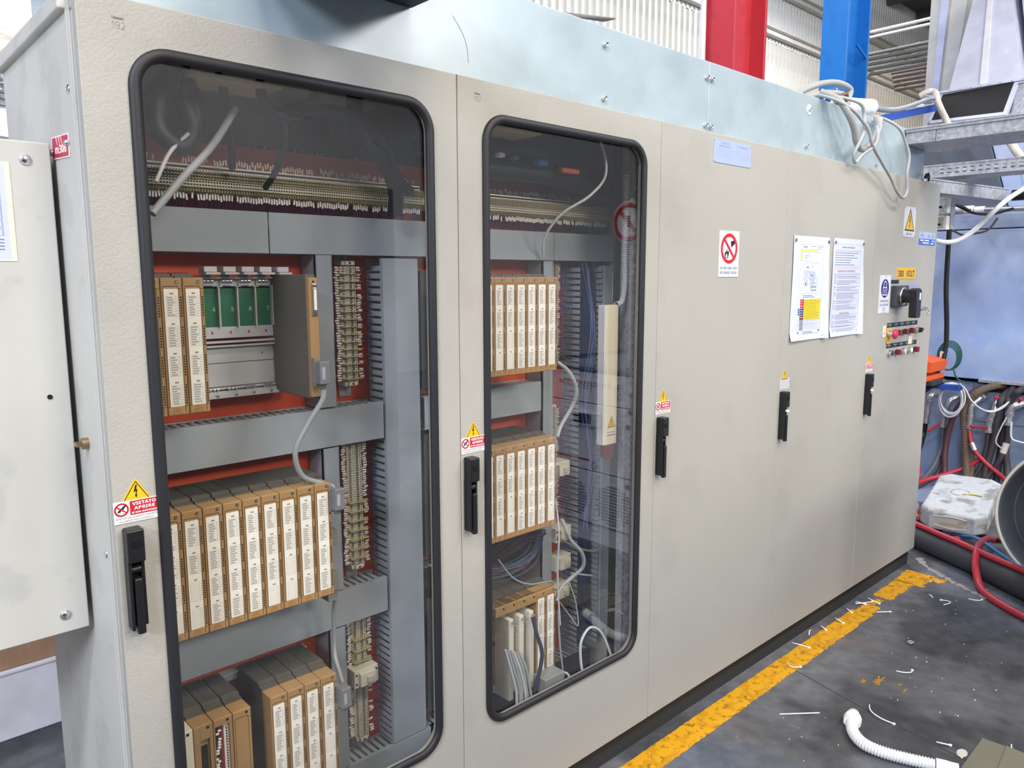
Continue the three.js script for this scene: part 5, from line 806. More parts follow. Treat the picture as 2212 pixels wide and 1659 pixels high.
  hose([[6.03, 0.79, 0.0], [X + 0.03, 0.77, -0.02], [X + 0.04, 0.73, -0.05], [X + 0.05, 0.60, -0.08], [X + 0.05, 0.3, -0.1], [X, 0.03, -0.1]], 0.024, M.hoseDark, 'dark hose beneath the slot, bent over at its top');
  hose([[X, 0.523, -0.051], [X, 0.416, -0.05], [X - 0.02, 0.304, -0.073], [X - 0.04, 0.136, -0.145], [5.7, 0.03, -0.2]], 0.019, M.hoseDark, 'dark hose with a white band below the farthest fitting');
  solo('hose_band', [rod(V(X - 0.005, 0.40, -0.052), V(X - 0.015, 0.325, -0.068), 0.022, 12)], M.cream, 'white band wrapped on a dark hose', 'band');
  hose([[X - 0.03, 0.59, -0.06], [X - 0.04, 0.50, -0.09], [X - 0.04, 0.40, -0.11], [X - 0.02, 0.36, -0.08]], 0.005, M.paleCable, 'thin pale wire tied along the banded hose');
  hose([[X - 0.03, 0.56, -0.03], [X - 0.03, 0.44, -0.015], [X - 0.03, 0.425, 0.03], [X - 0.03, 0.42, 0.1]], 0.006, M.whiteCable, 'thin white tube bending away from the farthest fitting');
  hose([[5.3, 0.45, -0.48], [5.25, 0.32, -0.44], [5.2, 0.2, -0.41], [5.1, 0.12, -0.42]], 0.019, M.hoseRed, 'short red hose bending down at the far cabinet edge');
}
// ---------- on the floor ----------
{
  const c = thing('plastic_canister', 'stained white plastic canister lying on the hoses', 'canister', [4.455, 0.095, 0.055]); c.rotation.set(0, 0.13, 0.165);
  const s = new THREE.Shape(); [[0, -0.115], [0.045, -0.16], [0.52, -0.16], [0.57, -0.12], [0.57, 0.10], [0.53, 0.142], [0.04, 0.142], [0, 0.10]].forEach(([x, z], i) => (i ? s.lineTo(x, -z) : s.moveTo(x, -z)));
  part('shell', [new THREE.ExtrudeGeometry(s, { depth: 0.085, bevelEnabled: true, bevelThickness: 0.02, bevelSize: 0.022, bevelSegments: 4 }).rotateX(-Math.PI / 2).translate(0, 0.02, 0)], M.canister, c);
  part('end_groove', [tube([[-0.0235, 0.092, -0.10], [-0.0235, 0.100, 0], [-0.0235, 0.092, 0.07]], 0.004, 16, 6), tube([[-0.0235, 0.035, -0.10], [-0.0235, 0.025, 0], [-0.0235, 0.035, 0.07]], 0.004, 16, 6)], mat(0xb4b3a6, 0.6), c);
  part('rust_stain', [rbox(-0.0238, -0.021, 0.045, 0.065, -0.07, 0.05, 0.001)], mat(0xb39d7c, 0.7), c);
  part('emboss_ring', [new THREE.TorusGeometry(0.05, 0.004, 6, 30).rotateX(Math.PI / 2).translate(0.30, 0.1255, -0.02)], M.canister, c);
  solo('bent_wire', [tube([[4.70, 0.268, 0.02], [4.72, 0.271, 0.07], [4.72, 0.271, 0.12]], 0.005, 12, 6)], mat(0xc2b06a, 0.5), 'yellowish strip lying on the canister', 'strip');
  const f = solo('fat_hose', [tube([[4.72, 0.061, -1.0], [4.45, 0.061, -0.36], [4.305, 0.061, -0.09], [4.19, 0.061, 0.115], [4.095, 0.061, 0.28], [3.905, 0.061, 0.56], [3.55, 0.061, 1.1]], 0.061, 90, 20)], M.matRubber, 'fat black rubber hose lying across the floor behind the red one', 'hose');
  const h = (pts, r, m, label) => solo('hose', [tube(pts, r, pts.length * 12, 10)], m, label, 'hose');
  h([[4.5, 0.137, -0.45], [4.36, 0.138, -0.2], [4.29, 0.138, -0.07], [4.21, 0.138, 0.06], [4.15, 0.138, 0.17], [4.03, 0.138, 0.36], [3.92, 0.138, 0.55], [3.75, 0.138, 0.82]], 0.0165, M.hoseRed, 'red hose running along the top of the fat black hose');
  h([[4.62, 0.06, 0.28], [4.45, 0.10, 0.268], [4.33, 0.135, 0.265], [4.20, 0.15, 0.272], [4.09, 0.142, 0.282], [3.99, 0.09, 0.305], [3.91, 0.035, 0.345], [3.85, 0.0195, 0.378], [3.769, 0.0185, 0.441], [3.693, 0.0185, 0.53], [3.636, 0.0185, 0.613], [3.48, 0.0185, 0.82]], 0.0185, M.hoseRed, 'red hose curving over the fat hose onto the floor');
  h([[4.55, 0.05, 0.02], [4.40, 0.10, 0.14], [4.27, 0.145, 0.22], [4.16, 0.15, 0.32], [4.03, 0.145, 0.44], [3.92, 0.14, 0.56], [3.7, 0.14, 0.85]], 0.010, mat(0x2f78b8, 0.45), 'thin blue hose beside the red hoses');
  h([[4.66, 0.05, 0.12], [4.50, 0.09, 0.24], [4.36, 0.13, 0.36], [4.2, 0.12, 0.5], [4.0, 0.10, 0.75]], 0.013, M.hoseDark, 'dark hose beyond the thin blue hose');
  h([[4.9, 0.03, -0.3], [4.7, 0.04, -0.18], [4.5, 0.045, -0.05], [4.40, 0.06, 0.04], [4.32, 0.10, 0.12]], 0.017, M.hoseRed, 'short red hose under the canister');
  h([[5.0, 0.03, -0.42], [4.8, 0.04, -0.34], [4.65, 0.05, -0.25], [4.6, 0.03, -0.15], [4.62, 0.03, -0.05]], 0.02, M.hoseDark, 'dark hose curled beside the canister');
  h([[5.2, 0.03, -0.42], [5.0, 0.045, -0.33], [4.8, 0.055, -0.27], [4.7, 0.06, -0.22]], 0.012, mat(0xb98276, 0.5), 'pale pinkish hose at the foot of the far cabinet');
  // big round tub
  const b = thing('round_tub', 'big dark grey round tub tipped on its side, pale rim', 'tub', [4.05, 0.415, 0.735]); b.scale.setScalar(1.06); b.lookAt(-0.3, 1.1, 1.3);
  const prof = [[0.0, -0.34], [0.22, -0.34], [0.25, -0.33], [0.335, -0.01], [0.345, 0.0], [0.34, 0.004], [0.325, 0.0], [0.235, -0.315], [0.20, -0.325], [0.0, -0.325]].map(([r, z]) => new THREE.Vector2(r, z));
  part('bowl', [new THREE.LatheGeometry(prof, 72).rotateX(Math.PI / 2)], mat(0x4a4f57, 0.5), b);
  part('rim', [new THREE.TorusGeometry(0.342, 0.0075, 10, 90)], M.cream, b); part('inner_ring', [new THREE.TorusGeometry(0.285, 0.004, 8, 72).translate(0, 0, -0.145)], mat(0x565b63, 0.5), b);
  // ribbed conduit offcut
  const k = thing('flexible_conduit', 'white ribbed conduit offcut with threaded ends on the floor', 'conduit', [0, 0, 0]);
  part('hose_body', [ribTube([[2.205, 0.0235, 0.437], [2.172, 0.0215, 0.450], [2.135, 0.021, 0.478], [2.108, 0.021, 0.520], [2.108, 0.021, 0.575], [2.128, 0.021, 0.640], [2.148, 0.021, 0.688], [2.162, 0.021, 0.72]], 0.0185, 0.0022, 0.0092, 14)], M.whitePaint, k);
  const g1 = V(2.20, 0.024, 0.438), d1 = V(1, 0.05, -0.32).normalize(); const cap = (p, d, r0, r1, h, n, m, nm) => { const g = new THREE.CylinderGeometry(r1, r0, h, n); g.applyQuaternion(new THREE.Quaternion().setFromUnitVectors(V(0, 1, 0), d)); part(nm, [g.translate(p.x, p.y, p.z)], m, k); };
  cap(g1.clone().addScaledVector(d1, 0.012), d1, 0.029, 0.031, 0.022, 10, M.white, 'gland_nut'); cap(g1.clone().addScaledVector(d1, 0.032), d1, 0.030, 0.026, 0.018, 10, M.white, 'gland_nut'); cap(g1.clone().addScaledVector(d1, 0.05), d1, 0.021, 0.019, 0.02, 16, M.cream, 'thread');
  const g2 = V(2.163, 0.0215, 0.725), d2 = V(0.36, 0, 0.93).normalize(); cap(g2.clone().addScaledVector(d2, 0.015), d2, 0.0225, 0.0225, 0.034, 20, M.white, 'sleeve'); cap(g2.clone().addScaledVector(d2, 0.046), d2, 0.0215, 0.0215, 0.03, 20, M.white, 'sleeve');
  // flat card pieces at the frame's corner
  const fc = thing('cardboard_pieces', 'flat olive cardboard lying beside the ribbed conduit', 'cardboard', [0, 0, 0]);
  part('flap', [hull([[[2.24, 0.001, 0.775], [2.468, 0.001, 0.772], [2.46, 0.001, 0.86], [2.22, 0.001, 0.90]], [[2.24, 0.004, 0.775], [2.468, 0.004, 0.772], [2.46, 0.012, 0.86], [2.22, 0.012, 0.90]]])], M.flatCard, fc);
  part('flap', [hull([[[2.22, 0.004, 0.87], [2.46, 0.004, 0.845], [2.43, 0.004, 1.2], [2.0, 0.004, 1.2]], [[2.22, 0.015, 0.87], [2.46, 0.015, 0.845], [2.43, 0.015, 1.2], [2.0, 0.015, 1.2]]])], M.flatCard, fc);
  // cable-tie offcuts: curled tail with a head
  const ties = [[2.646, -0.01, 2.659, 0.059, 'white cable-tie offcut across the yellow line, beside the fourth cabinet', 0.3], [2.462, 0.062, 2.475, 0.112, 'curled cable-tie offcut at the crack across the yellow line', 1.1], [3.021, 0.006, 2.999, 0.056, 'cable-tie offcut in the row along the plinth, nearest the camera', 0.3], [3.16, 0.0, 3.14, 0.034, 'cable-tie offcut in the plinth row, next to the nearest', 0.35], [3.271, -0.004, 3.277, 0.042, 'cable-tie offcut in the middle of the plinth row', 0.4], [3.25, 0.004, 3.335, 0.05, 'cable-tie offcut lying over another on the yellow line', 0.3], [3.36, 0.019, 3.335, 0.084, 'cable-tie offcut at the worn gap in the yellow line', 0.3], [3.229, 0.112, 3.279, 0.156, 'cable-tie offcut just outside the yellow line', 0.4], [3.549, 0.302, 3.60, 0.274, 'hook-shaped cable-tie offcut on bare floor near the red hose', 1.2], [3.713, 0.363, 3.75, 0.41, 'cable-tie offcut by the broken floor ridge', 0.9], [2.726, 0.392, 2.78, 0.433, 'cable-tie offcut above the brown paint remnant', 0.8], [2.395, 0.42, 2.335, 0.53, 'long bent cable-tie offcut beside the ribbed conduit head', 0.5], [2.095, 0.222, 2.209, 0.317, 'straight cable-tie strip lying alone', 0.0], [3.622, 0.21, 3.60, 0.235, 'tiny cable-tie stub near the end of the yellow line', 0.1], [2.33, 0.672, 2.345, 0.71, 'short bent tie scrap beside the conduit sleeve', 0.5], [2.50, 0.85, 2.48, 0.915, 'curled tie offcut beside the olive cardboard', 1.0], [2.89, 0.0, 2.87, 0.035, 'cable-tie offcut nearest the plinth, partly in shadow', 0.2], [2.82, -0.012, 2.77, 0.004, 'flat tie scrap against the plinth', 0.1]];
  for (const [x0, z0, x1, z1, label, bend] of ties) {
    const a = V(x0, 0.003, z0), b2 = V(x1, 0.003, z1), d = b2.clone().sub(a), nrm = V(-d.z, 0, d.x), t = thing('cable_tie_offcut', label, 'cable tie', [x0, 0, z0], 'cable-tie offcuts');
    const P = (u) => a.clone().addScaledVector(d, u).addScaledVector(nrm, bend * 4 * u * (1 - u) * 0.5).sub(V(x0, 0, z0)).setY(0.0028 + (bend ? 0.012 * Math.sin(Math.PI * u) * 0.5 : 0));
    part('strap', [tube([0, 0.25, 0.5, 0.75, 1].map(P), 0.0024, 20, 6)], M.tie, t);
    if (bend > 0.15) part('tie_head', [rbox(-0.004, 0.004, 0, 0.006, -0.0045, 0.0045, 0.001).translate(d.x * 1, 0, d.z * 1)], M.tie, t);
  }
  solo('floor_scrap', [cyl(0.02, 0.018, 0.003, 0, 0.0015, 0, 'y', 14).scale(1.3, 1, 0.8).translate(2.33, 0, 0.75)], M.cream, 'pale round scrap beside the conduit sleeve', 'scrap');
  solo('metal_chip', [new THREE.TorusGeometry(0.012, 0.004, 6, 14).rotateX(1.4).translate(3.02, 0.006, 0.34)], M.steel, 'tiny twisted metal chip on the open floor', 'scrap');
  const crumbs = []; for (let i = 0; i < 90; i++) { const s = rr(0.0012, 0.004); crumbs.push(new THREE.TetrahedronGeometry(s).rotateX(rnd() * 6).translate(rr(1.8, 4.0), s * 0.4, rr(0.1, 0.9))); }
  const cr = solo('floor_crumbs', crumbs, M.white, 'tiny white plastic crumbs scattered on the dark floor', 'crumbs'); cr.userData.kind = 'stuff';
}
// ---------- wrapped stack behind the side box ----------
{
  solo('white_board', [rbox(-0.6, 0.40, 0.0, 0.245, -1.60, -1.52, 0.004), rbox(-0.6, 0.40, 0.236, 0.247, -1.60, -1.515, 0.002)], M.sheet, 'smooth white sheet standing on the floor under the cardboard', 'sheet');
  solo('cardboard_box', [rbox(-0.62, 0.42, 0.248, 0.78, -2.3, -1.53, 0.006)], M.cardboard, 'brown cardboard box on the white sheet, behind the side box', 'box');
  const s = thing('wrapped_pallet', 'tall stack wrapped in shiny white stretch film behind the side box', 'pallet load', [0, 0, 0]);
  part('film_wrap', [rbox(-0.75, 0.55, 0.785, 3.2, -2.4, -1.60, 0.03, 4)], M.film, s);
  part('film_band', [rbox(-0.757, 0.557, 1.86, 1.95, -2.405, -1.592, 0.004), rbox(-0.757, 0.557, 1.66, 1.70, -2.405, -1.592, 0.004)], mat(0x55608f, 0.4), s, { label: 'bluish band under the film' });
  part('board_under_sheet', [box(-0.58, 0.39, 0.0, 0.24, -2.3, -1.61)], M.cardboard, s);
}
// ---------- chiller facing the cabinets (seen mirrored in the second window) ----------
{
  const t = thing('chiller_unit', 'pale grey chiller standing opposite, mirrored in the second window', 'chiller', [2.96, 0, 0]);
  const m = mat(0xe4e7f0, 0.4);
  part('base', [rbox(0.02, 0.9, 0.0, 0.12, 0.88, 1.78, 0.005)], m, t);
  part('lower_panel', [rbox(0, 0.9, 0.125, 0.44, 0.87, 1.785, 0.005)], m, t);
  part('middle_panel', [rbox(0, 0.9, 0.445, 0.845, 0.87, 1.785, 0.005)], m, t);
  part('upper_panel', [rbox(0, 0.9, 0.85, 1.03, 0.87, 1.785, 0.005)], m, t);
  part('top_cover', [rbox(-0.01, 0.92, 1.035, 1.065, 0.86, 1.795, 0.006)], M.slate, t);
  part('shadow_gap', [box(0.006, 0.8, 0.12, 1.04, 0.88, 1.775)], M.hole, t);
  const name = printed(1024, 128, (g, w, h) => { g.fillStyle = '#e4e7f0'; g.fillRect(0, 0, w, h); g.fillStyle = '#8a1c33'; fitText(g, 'FRIGOSYSTEM', 6, 86, 940, 92, 'bold'); g.fillStyle = '#7d86a8'; for (let i = 0; i < 6; i++) g.fillRect(330 + i * 60, 100, 44, 16); });
  part('name_print', card(0.44, 0.055, 0.001).rotateY(-Math.PI / 2), name, t, { print: true, pos: [-0.0005, 0.955, 1.515] });
  const logo = printed(128, 160, (g, w, h) => { g.fillStyle = '#e4e7f0'; g.fillRect(0, 0, w, h); g.strokeStyle = '#33373f'; g.lineWidth = 7; g.beginPath(); g.ellipse(64, 80, 52, 68, 0, 0, 7); g.stroke(); g.beginPath(); g.moveTo(40, 40); g.lineTo(90, 40); g.lineTo(44, 92); g.lineTo(76, 120); g.lineTo(100, 84); g.lineTo(64, 60); g.stroke(); });
  part('logo_print', card(0.075, 0.095, 0.001).rotateY(-Math.PI / 2), logo, t, { print: true, pos: [-0.0005, 0.935, 1.235] });
  part('display_housing', [rbox(-0.03, 0.002, 0.715, 0.80, 1.365, 1.575, 0.008)], M.whitePaint, t); part('display_glass', [rbox(-0.033, -0.028, 0.73, 0.788, 1.42, 1.555, 0.003)], M.hole, t);
  part('red_stripe', [box(-0.001, 0.0, 0.50, 0.512, 1.45, 1.76)], M.redLever, t); part('stripe_end', [new THREE.TorusGeometry(0.022, 0.004, 6, 6).rotateY(Math.PI / 2).translate(-0.001, 0.48, 1.415)], M.slate, t);
  for (const [cz] of [[1.60], [1.265]]) { const h = []; for (let i = -6; i <= 6; i++) for (let j = -6; j <= 6; j++) if (Math.hypot(i, j) < 6.7) h.push(rbox(-0.001, 0.0008, 0.262 + j * 0.0185 - 0.0055, 0.262 + j * 0.0185 + 0.0055, cz + i * 0.0205 - 0.0062, cz + i * 0.0205 + 0.0062, 0.0004, 1)); part('vent_holes', h, M.hole, t, { kind: 'stuff' }); }
  solo('prohibition_sign', [cyl(0.012, 0.012, 0.95, 3.09, 1.54, 1.272), cyl(0.115, 0.115, 0.004, 3.062, 1.886, 1.272, 'x', 40)], M.whitePaint, 'round prohibition sign on a thin post on the chiller, mirrored in the second window', 'sign');  // out of view, post and spot chosen so that its red ring mirrors
  const ps = scene.children[scene.children.length - 1]; part('red_ring', [new THREE.TorusGeometry(0.095, 0.013, 6, 48).scale(1, 1, 0.2).rotateY(Math.PI / 2).translate(3.058, 1.886, 1.272), box(-0.09, 0.09, -0.011, 0.011, -0.002, 0.002).rotateZ(0.785).rotateY(-Math.PI / 2).translate(3.058, 1.886, 1.272)], M.redLever, ps); part('hand_symbol', [rbox(3.056, 3.059, 1.86, 1.92, 1.262, 1.282, 0.001)], M.black, ps);
  for (const [y, z] of [[0.93, 1.15], [0.83, 1.155], [0.745, 1.17], [0.40, 1.165]]) part('panel_lock', [cyl(0.014, 0.014, 0.006, -0.003, y, z, 'x')], M.slate, t);
}

// ---------- plates, signs and papers on the plain doors ----------
function plate(name, label, w, h, m, x, y, o = {}) { const t = solo(name, card(w, h, o.d ?? 0.0015), m, label, o.cat ?? 'sign', o.group, { print: true, pos: [x, y, o.z ?? 0.0002] }); return t; }
const rivets = (t, w, h, r = 0.003, m = M.steel, list = [[-1, -1], [1, -1], [-1, 1], [1, 1]]) => list.forEach(([a, b]) => part('rivet', [new THREE.SphereGeometry(r, 10, 8).scale(1, 1, 0.6).translate(a * (w / 2 - r * 1.8), b * (h / 2 - r * 1.8), 0.0015)], m, t));
{
  const P_maker = printed(512, 170, (g, w, h) => {
    g.fillStyle = '#a2b0cc'; g.fillRect(0, 0, w, h); g.fillStyle = '#6e83b4'; fitText(g, 'COSTRUZIONE', 96, 32, 110, 17); fitText(g, 'ASSISTENZA TECNICA', 70, 54, 160, 17); fitText(g, 'RETE COMMERCIALE', 312, 40, 150, 17);
    g.font = 'bold 76px sans-serif'; g.lineWidth = 2.5; g.strokeStyle = '#8f9fc2'; const out = (s, x, y, ww) => { g.save(); g.translate(x, y); g.scale(ww / g.measureText(s).width, 1); g.strokeText(s, 0, 0); g.restore(); }; out('COMI', 22, 122, 236); out('PLAN', 286, 122, 200);
    g.fillStyle = '#9fafd0'; g.fillRect(268, 22, 2, 110); g.fillRect(30, 132, 220, 3); g.fillRect(286, 146, 200, 2);
  }, 0.35);
  rivets(plate('maker_plate', 'engraved pale blue maker plate high on the third cabinet door', 0.235, 0.077, P_maker, 2.002, 1.998), 0.235, 0.077);
  const P_water = printed(320, 410, (g, w, h) => {
    g.fillStyle = '#d3dae0'; g.fillRect(0, 0, w, h); g.lineWidth = 32; g.strokeStyle = '#c21c2c'; g.fillStyle = '#121212';
    g.beginPath(); g.moveTo(182, 96); g.lineTo(234, 82); g.lineTo(250, 112); g.lineTo(194, 150); g.closePath(); g.fill(); g.fillStyle = '#5a6170'; for (const [x, y] of [[176, 110], [170, 124], [160, 138], [150, 150], [140, 162]]) g.fillRect(x, y, 6, 5);
    g.fillStyle = '#161616'; g.beginPath(); g.moveTo(96, 236); g.quadraticCurveTo(78, 206, 104, 184); g.quadraticCurveTo(110, 196, 116, 176); g.quadraticCurveTo(120, 164, 128, 160); g.quadraticCurveTo(126, 182, 138, 186); g.quadraticCurveTo(150, 182, 156, 170); g.quadraticCurveTo(164, 206, 144, 236); g.closePath(); g.fill(); g.fillStyle = '#f4f7fb'; g.beginPath(); g.moveTo(106, 234); g.quadraticCurveTo(104, 214, 122, 200); g.quadraticCurveTo(136, 216, 132, 234); g.fill(); g.fillStyle = '#161616'; g.fillRect(86, 238, 76, 5);
    g.beginPath(); g.arc(160, 158, 118, 0, 7); g.stroke(); g.save(); g.translate(160, 158); g.rotate(0.785); g.fillStyle = '#c21c2c'; g.fillRect(-112, -14, 224, 28); g.restore();
    g.fillStyle = '#3c4450'; fitText(g, 'QUI  NON  USARE  ACQUA', 24, 342, 272, 34); fitText(g, 'PER  SPEGNERE  INCENDI', 24, 384, 272, 34);
  });
  plate('safety_sign', 'white sign with a red prohibition ring against using water', 0.126, 0.157, P_water, 2.0005, 1.660);
  const P_volt = printed(300, 300, (g, w, h) => {
    g.fillStyle = '#cdd2da'; g.fillRect(0, 0, w, h); g.fillStyle = '#1c1a18'; g.beginPath(); g.moveTo(150, 14); g.lineTo(276, 240); g.lineTo(24, 240); g.fill(); g.fillStyle = '#dfb428'; g.beginPath(); g.moveTo(150, 44); g.lineTo(254, 226); g.lineTo(46, 226); g.fill(); g.fillStyle = '#221a0c'; bolt(g, 144, 150, 66); g.fillStyle = '#3b414c'; fitText(g, '380 VOLT', 62, 282, 176, 34);
  });
  rivets(plate('safety_sign', 'white sign with a yellow high-voltage triangle on the last door', 0.143, 0.143, P_volt, 3.6135, 1.843), 0.143, 0.143, 0.003, M.slate);
  const P_blue = printed(320, 100, (g, w, h) => { g.fillStyle = '#b4bfd6'; g.fillRect(0, 0, w, h); g.fillStyle = '#4a6cb4'; fitText(g, 'COMI', 12, 40, 82, 28); fitText(g, 'CE', 168, 44, 44, 34); g.fillStyle = '#8ea2cc'; g.fillRect(24, 6, 50, 7); g.fillRect(238, 8, 54, 6); g.fillRect(236, 24, 66, 18); g.fillStyle = '#4069b8'; g.fillRect(0, 52, w, 48); g.fillStyle = '#e4eaf6'; for (const [x, y, ww] of [[24, 60, 70], [112, 60, 84], [262, 62, 40], [70, 80, 128], [240, 82, 50]]) g.fillRect(x, y, ww, 9); });
  plate('rating_plate', 'small blue and silver rating plate on the last door', 0.219, 0.064, P_blue, 3.8585, 1.771);
  const P_380 = printed(480, 112, (g, w, h) => { g.fillStyle = '#dfae20'; g.fillRect(0, 0, w, h); g.fillStyle = '#1d1806'; fitText(g, '380', 28, 92, 150, 88); fitText(g, 'VOLT', 240, 92, 210, 88); });
  rivets(plate('voltage_plate', 'yellow plate lettered with the voltage above the rotary switch', 0.237, 0.054, P_380, 3.612, 1.597), 0.237, 0.054, 0.004, M.pvcOlive);
  const P_lock = printed(256, 380, (g, w, h) => {
    g.fillStyle = '#d2d6e4'; g.fillRect(0, 0, w, h); g.fillStyle = '#2b2470'; g.beginPath(); g.arc(128, 132, 92, 0, 7); g.fill(); g.strokeStyle = '#f1f3fb'; g.lineWidth = 9; g.beginPath(); g.moveTo(98, 124); g.lineTo(98, 92); g.arc(128, 92, 30, Math.PI, 0); g.lineTo(158, 124); g.stroke(); g.strokeRect(84, 124, 88, 72); g.fillStyle = '#f1f3fb'; g.beginPath(); g.arc(128, 148, 10, 0, 7); g.fill(); g.fillRect(122, 150, 12, 34);
    g.fillStyle = '#25222e'; fitText(g, 'INTERRUTTORE', 26, 268, 204, 30); fitText(g, 'DA LUCCHETTARE', 26, 306, 204, 30); fitText(g, 'Prima di', 92, 334, 72, 17, 'bold'); fitText(g, 'aprire', 98, 352, 60, 16, 'bold'); g.fillRect(62, 366, 130, 3);
  });
  rivets(plate('lockout_sign', 'white tag with a blue padlock roundel beside the rotary switch', 0.124, 0.178, P_lock, 3.364, 1.498, { d: 0.002 }), 0.124, 0.178, 0.003, M.slate, [[0, 1]]);
  // the two taped sheets, slightly wavy
  const lines = (g, x, y, w, n, dy, col = '#4a4d66', hgt = 3) => { for (let r = 0; r < n; r++) { g.fillStyle = col; let q = x; const end = x + w * (0.62 + 0.38 * hash(r, Math.round(y), 3)); while (q < end) { const l = 8 + 16 * hash(Math.round(q), r, 4); g.fillRect(q, y + r * dy, Math.min(l, end - q), hgt); q += l + 4; } } };
  const P_sheetA = printed(512, 704, (g, w, h) => {
    g.fillStyle = '#c9cfe4'; g.fillRect(0, 0, w, h); g.strokeStyle = '#9098b4'; g.lineWidth = 2; g.strokeRect(98, 56, 330, 540);
    g.fillStyle = '#333a55'; fitText(g, 'Norme', 140, 78, 52, 20); g.strokeRect(112, 58, 18, 22); lines(g, 240, 66, 80, 1, 10); lines(g, 340, 66, 80, 2, 16); g.fillStyle = '#d9cc50'; g.fillRect(104, 86, 240, 14); g.fillRect(98, 122, 30, 36); lines(g, 110, 104, 300, 1, 8, '#888'); g.strokeRect(98, 118, 146, 44); lines(g, 160, 130, 70, 2, 13);
    g.strokeRect(140, 178, 230, 208); g.strokeStyle = '#7580a0'; for (let i = 0; i < 26; i++) { const x = 152 + hash(i, 1, 2) * 150, y = 192 + hash(i, 2, 2) * 130; g.strokeRect(x, y, 14 + 40 * hash(i, 3, 2), 8 + 30 * hash(i, 4, 2)); } g.fillStyle = '#161b38'; for (const [x, y] of [[208, 208], [262, 262], [188, 322]]) { g.beginPath(); g.arc(x, y, 7, 0, 7); g.fill(); } for (let i = 0; i < 8; i++) { g.fillStyle = '#555e78'; g.fillRect(270 + (i % 4) * 20, 336 + Math.floor(i / 4) * 22, 11, 12); }
    lines(g, 160, 398, 190, 2, 11, '#444', 4);
    g.fillStyle = '#cfbf28'; g.fillRect(180, 424, 240, 140); g.fillStyle = '#b32436'; g.fillRect(128, 424, 52, 62); g.fillStyle = '#263a86'; g.fillRect(128, 486, 52, 46); g.fillStyle = '#6c242c'; g.fillRect(128, 532, 52, 32); lines(g, 196, 432, 220, 12, 11, '#8b7f1c', 3); lines(g, 138, 434, 34, 8, 16, '#e8d8dc', 5); g.fillStyle = '#263a86'; for (let i = 0; i < 3; i++) g.fillRect(102, 488 + i * 16, 20, 12); 
    g.fillStyle = '#8d9098'; g.fillRect(128, 566, 52, 72); g.strokeRect(98, 566, 330, 96); lines(g, 190, 572, 226, 6, 11, '#777d90', 2); g.fillStyle = '#7b2f40'; g.fillRect(104, 646, 20, 10); g.fillRect(404, 640, 20, 10); lines(g, 180, 646, 190, 2, 9, '#3c4054', 4); lines(g, 440, 682, 40, 1, 9);
  }, 0.6);
  const P_sheetB = printed(512, 704, (g, w, h) => {
    g.fillStyle = '#c6cce2'; g.fillRect(0, 0, w, h); g.strokeStyle = '#7c83a2'; g.lineWidth = 2; g.strokeRect(30, 40, 430, 44); g.fillStyle = '#3a3f5c'; fitText(g, 'Procedura controlli operatore', 140, 68, 220, 20); g.strokeRect(30, 90, 430, 110); lines(g, 38, 100, 414, 6, 17, '#50557a', 5);
    g.strokeRect(30, 212, 430, 40); g.fillStyle = '#9a4058'; fitText(g, 'SEQUENZA DI AVVIAMENTO', 78, 240, 300, 22); g.strokeRect(30, 256, 430, 380); let y = 270; for (let r = 0; r < 10; r++) { const n = [2, 3, 3, 4, 2, 3, 3, 2, 1, 2][r]; if (r === 6) { g.fillStyle = '#a04a4a'; fitText(g, 'SEQUENZA DI ARRESTO', 150, y + 16, 160, 18); y += 24; } g.beginPath(); g.moveTo(30, y - 6); g.lineTo(460, y - 6); g.stroke(); lines(g, 82, y, 370, n, 11, '#555a7c', 4); lines(g, 38, y, 30, Math.min(2, n), 12, '#4c506c', 4); y += n * 11 + 12; } lines(g, 440, 672, 30, 1, 9);
  }, 0.6);
  const wavy = (w, h, amp, ph) => { const g = new THREE.PlaneGeometry(w, h, 12, 24).toNonIndexed(), p = g.attributes.position; for (let i = 0; i < p.count; i++) { const x = p.getX(i) / w, y = p.getY(i) / h; p.setZ(i, 0.002 + amp * (0.5 + 0.5 * Math.sin(6 * y + ph)) * (0.3 + 0.7 * Math.abs(x + 0.2)) + (y < -0.42 ? 0.01 * (-(y + 0.42)) * 10 * (0.5 - x) : 0) + Math.max(0, x + y * -0.2 - 0.45) * 0.12); } g.computeVertexNormals(); const b = g.clone(), q = b.attributes.position; for (let i = 0; i < q.count; i++) q.setZ(i, q.getZ(i) - 0.0004); for (let i = 0; i < q.count; i += 3) for (const a of [q]) { const x = a.getX(i + 1), y = a.getY(i + 1), z = a.getZ(i + 1); a.setXYZ(i + 1, a.getX(i + 2), a.getY(i + 2), a.getZ(i + 2)); a.setXYZ(i + 2, x, y, z); } b.computeVertexNormals(); const uv = b.attributes.uv; for (let i = 0; i < uv.count; i++) uv.setXY(i, 0.01, 0.01); return join([g, b]); };
  for (const [nm, w, h, x, m, label, ph] of [['paper_sheet', 0.303, 0.412, 2.6105, P_sheetA, 'taped sheet with a yellow and red table on the fourth door', 0.3], ['paper_sheet', 0.299, 0.414, 2.952, P_sheetB, 'taped text sheet beside the coloured one on the fourth door', 1.7]]) {
    const t = solo(nm, wavy(w, h, 0.004, ph), m, label, 'paper', null, { print: true, pos: [x, 1.534, 0.0] });
    part('pin', [[-1, 1], [1, 1]].map(([a, b]) => rbox(-0.003, 0.003, -0.006, 0.006, 0, 0.004, 0.0008).translate(a * (w / 2 - 0.012), b * (h / 2 - 0.018), 0.005)), M.slate, t);
  }
}
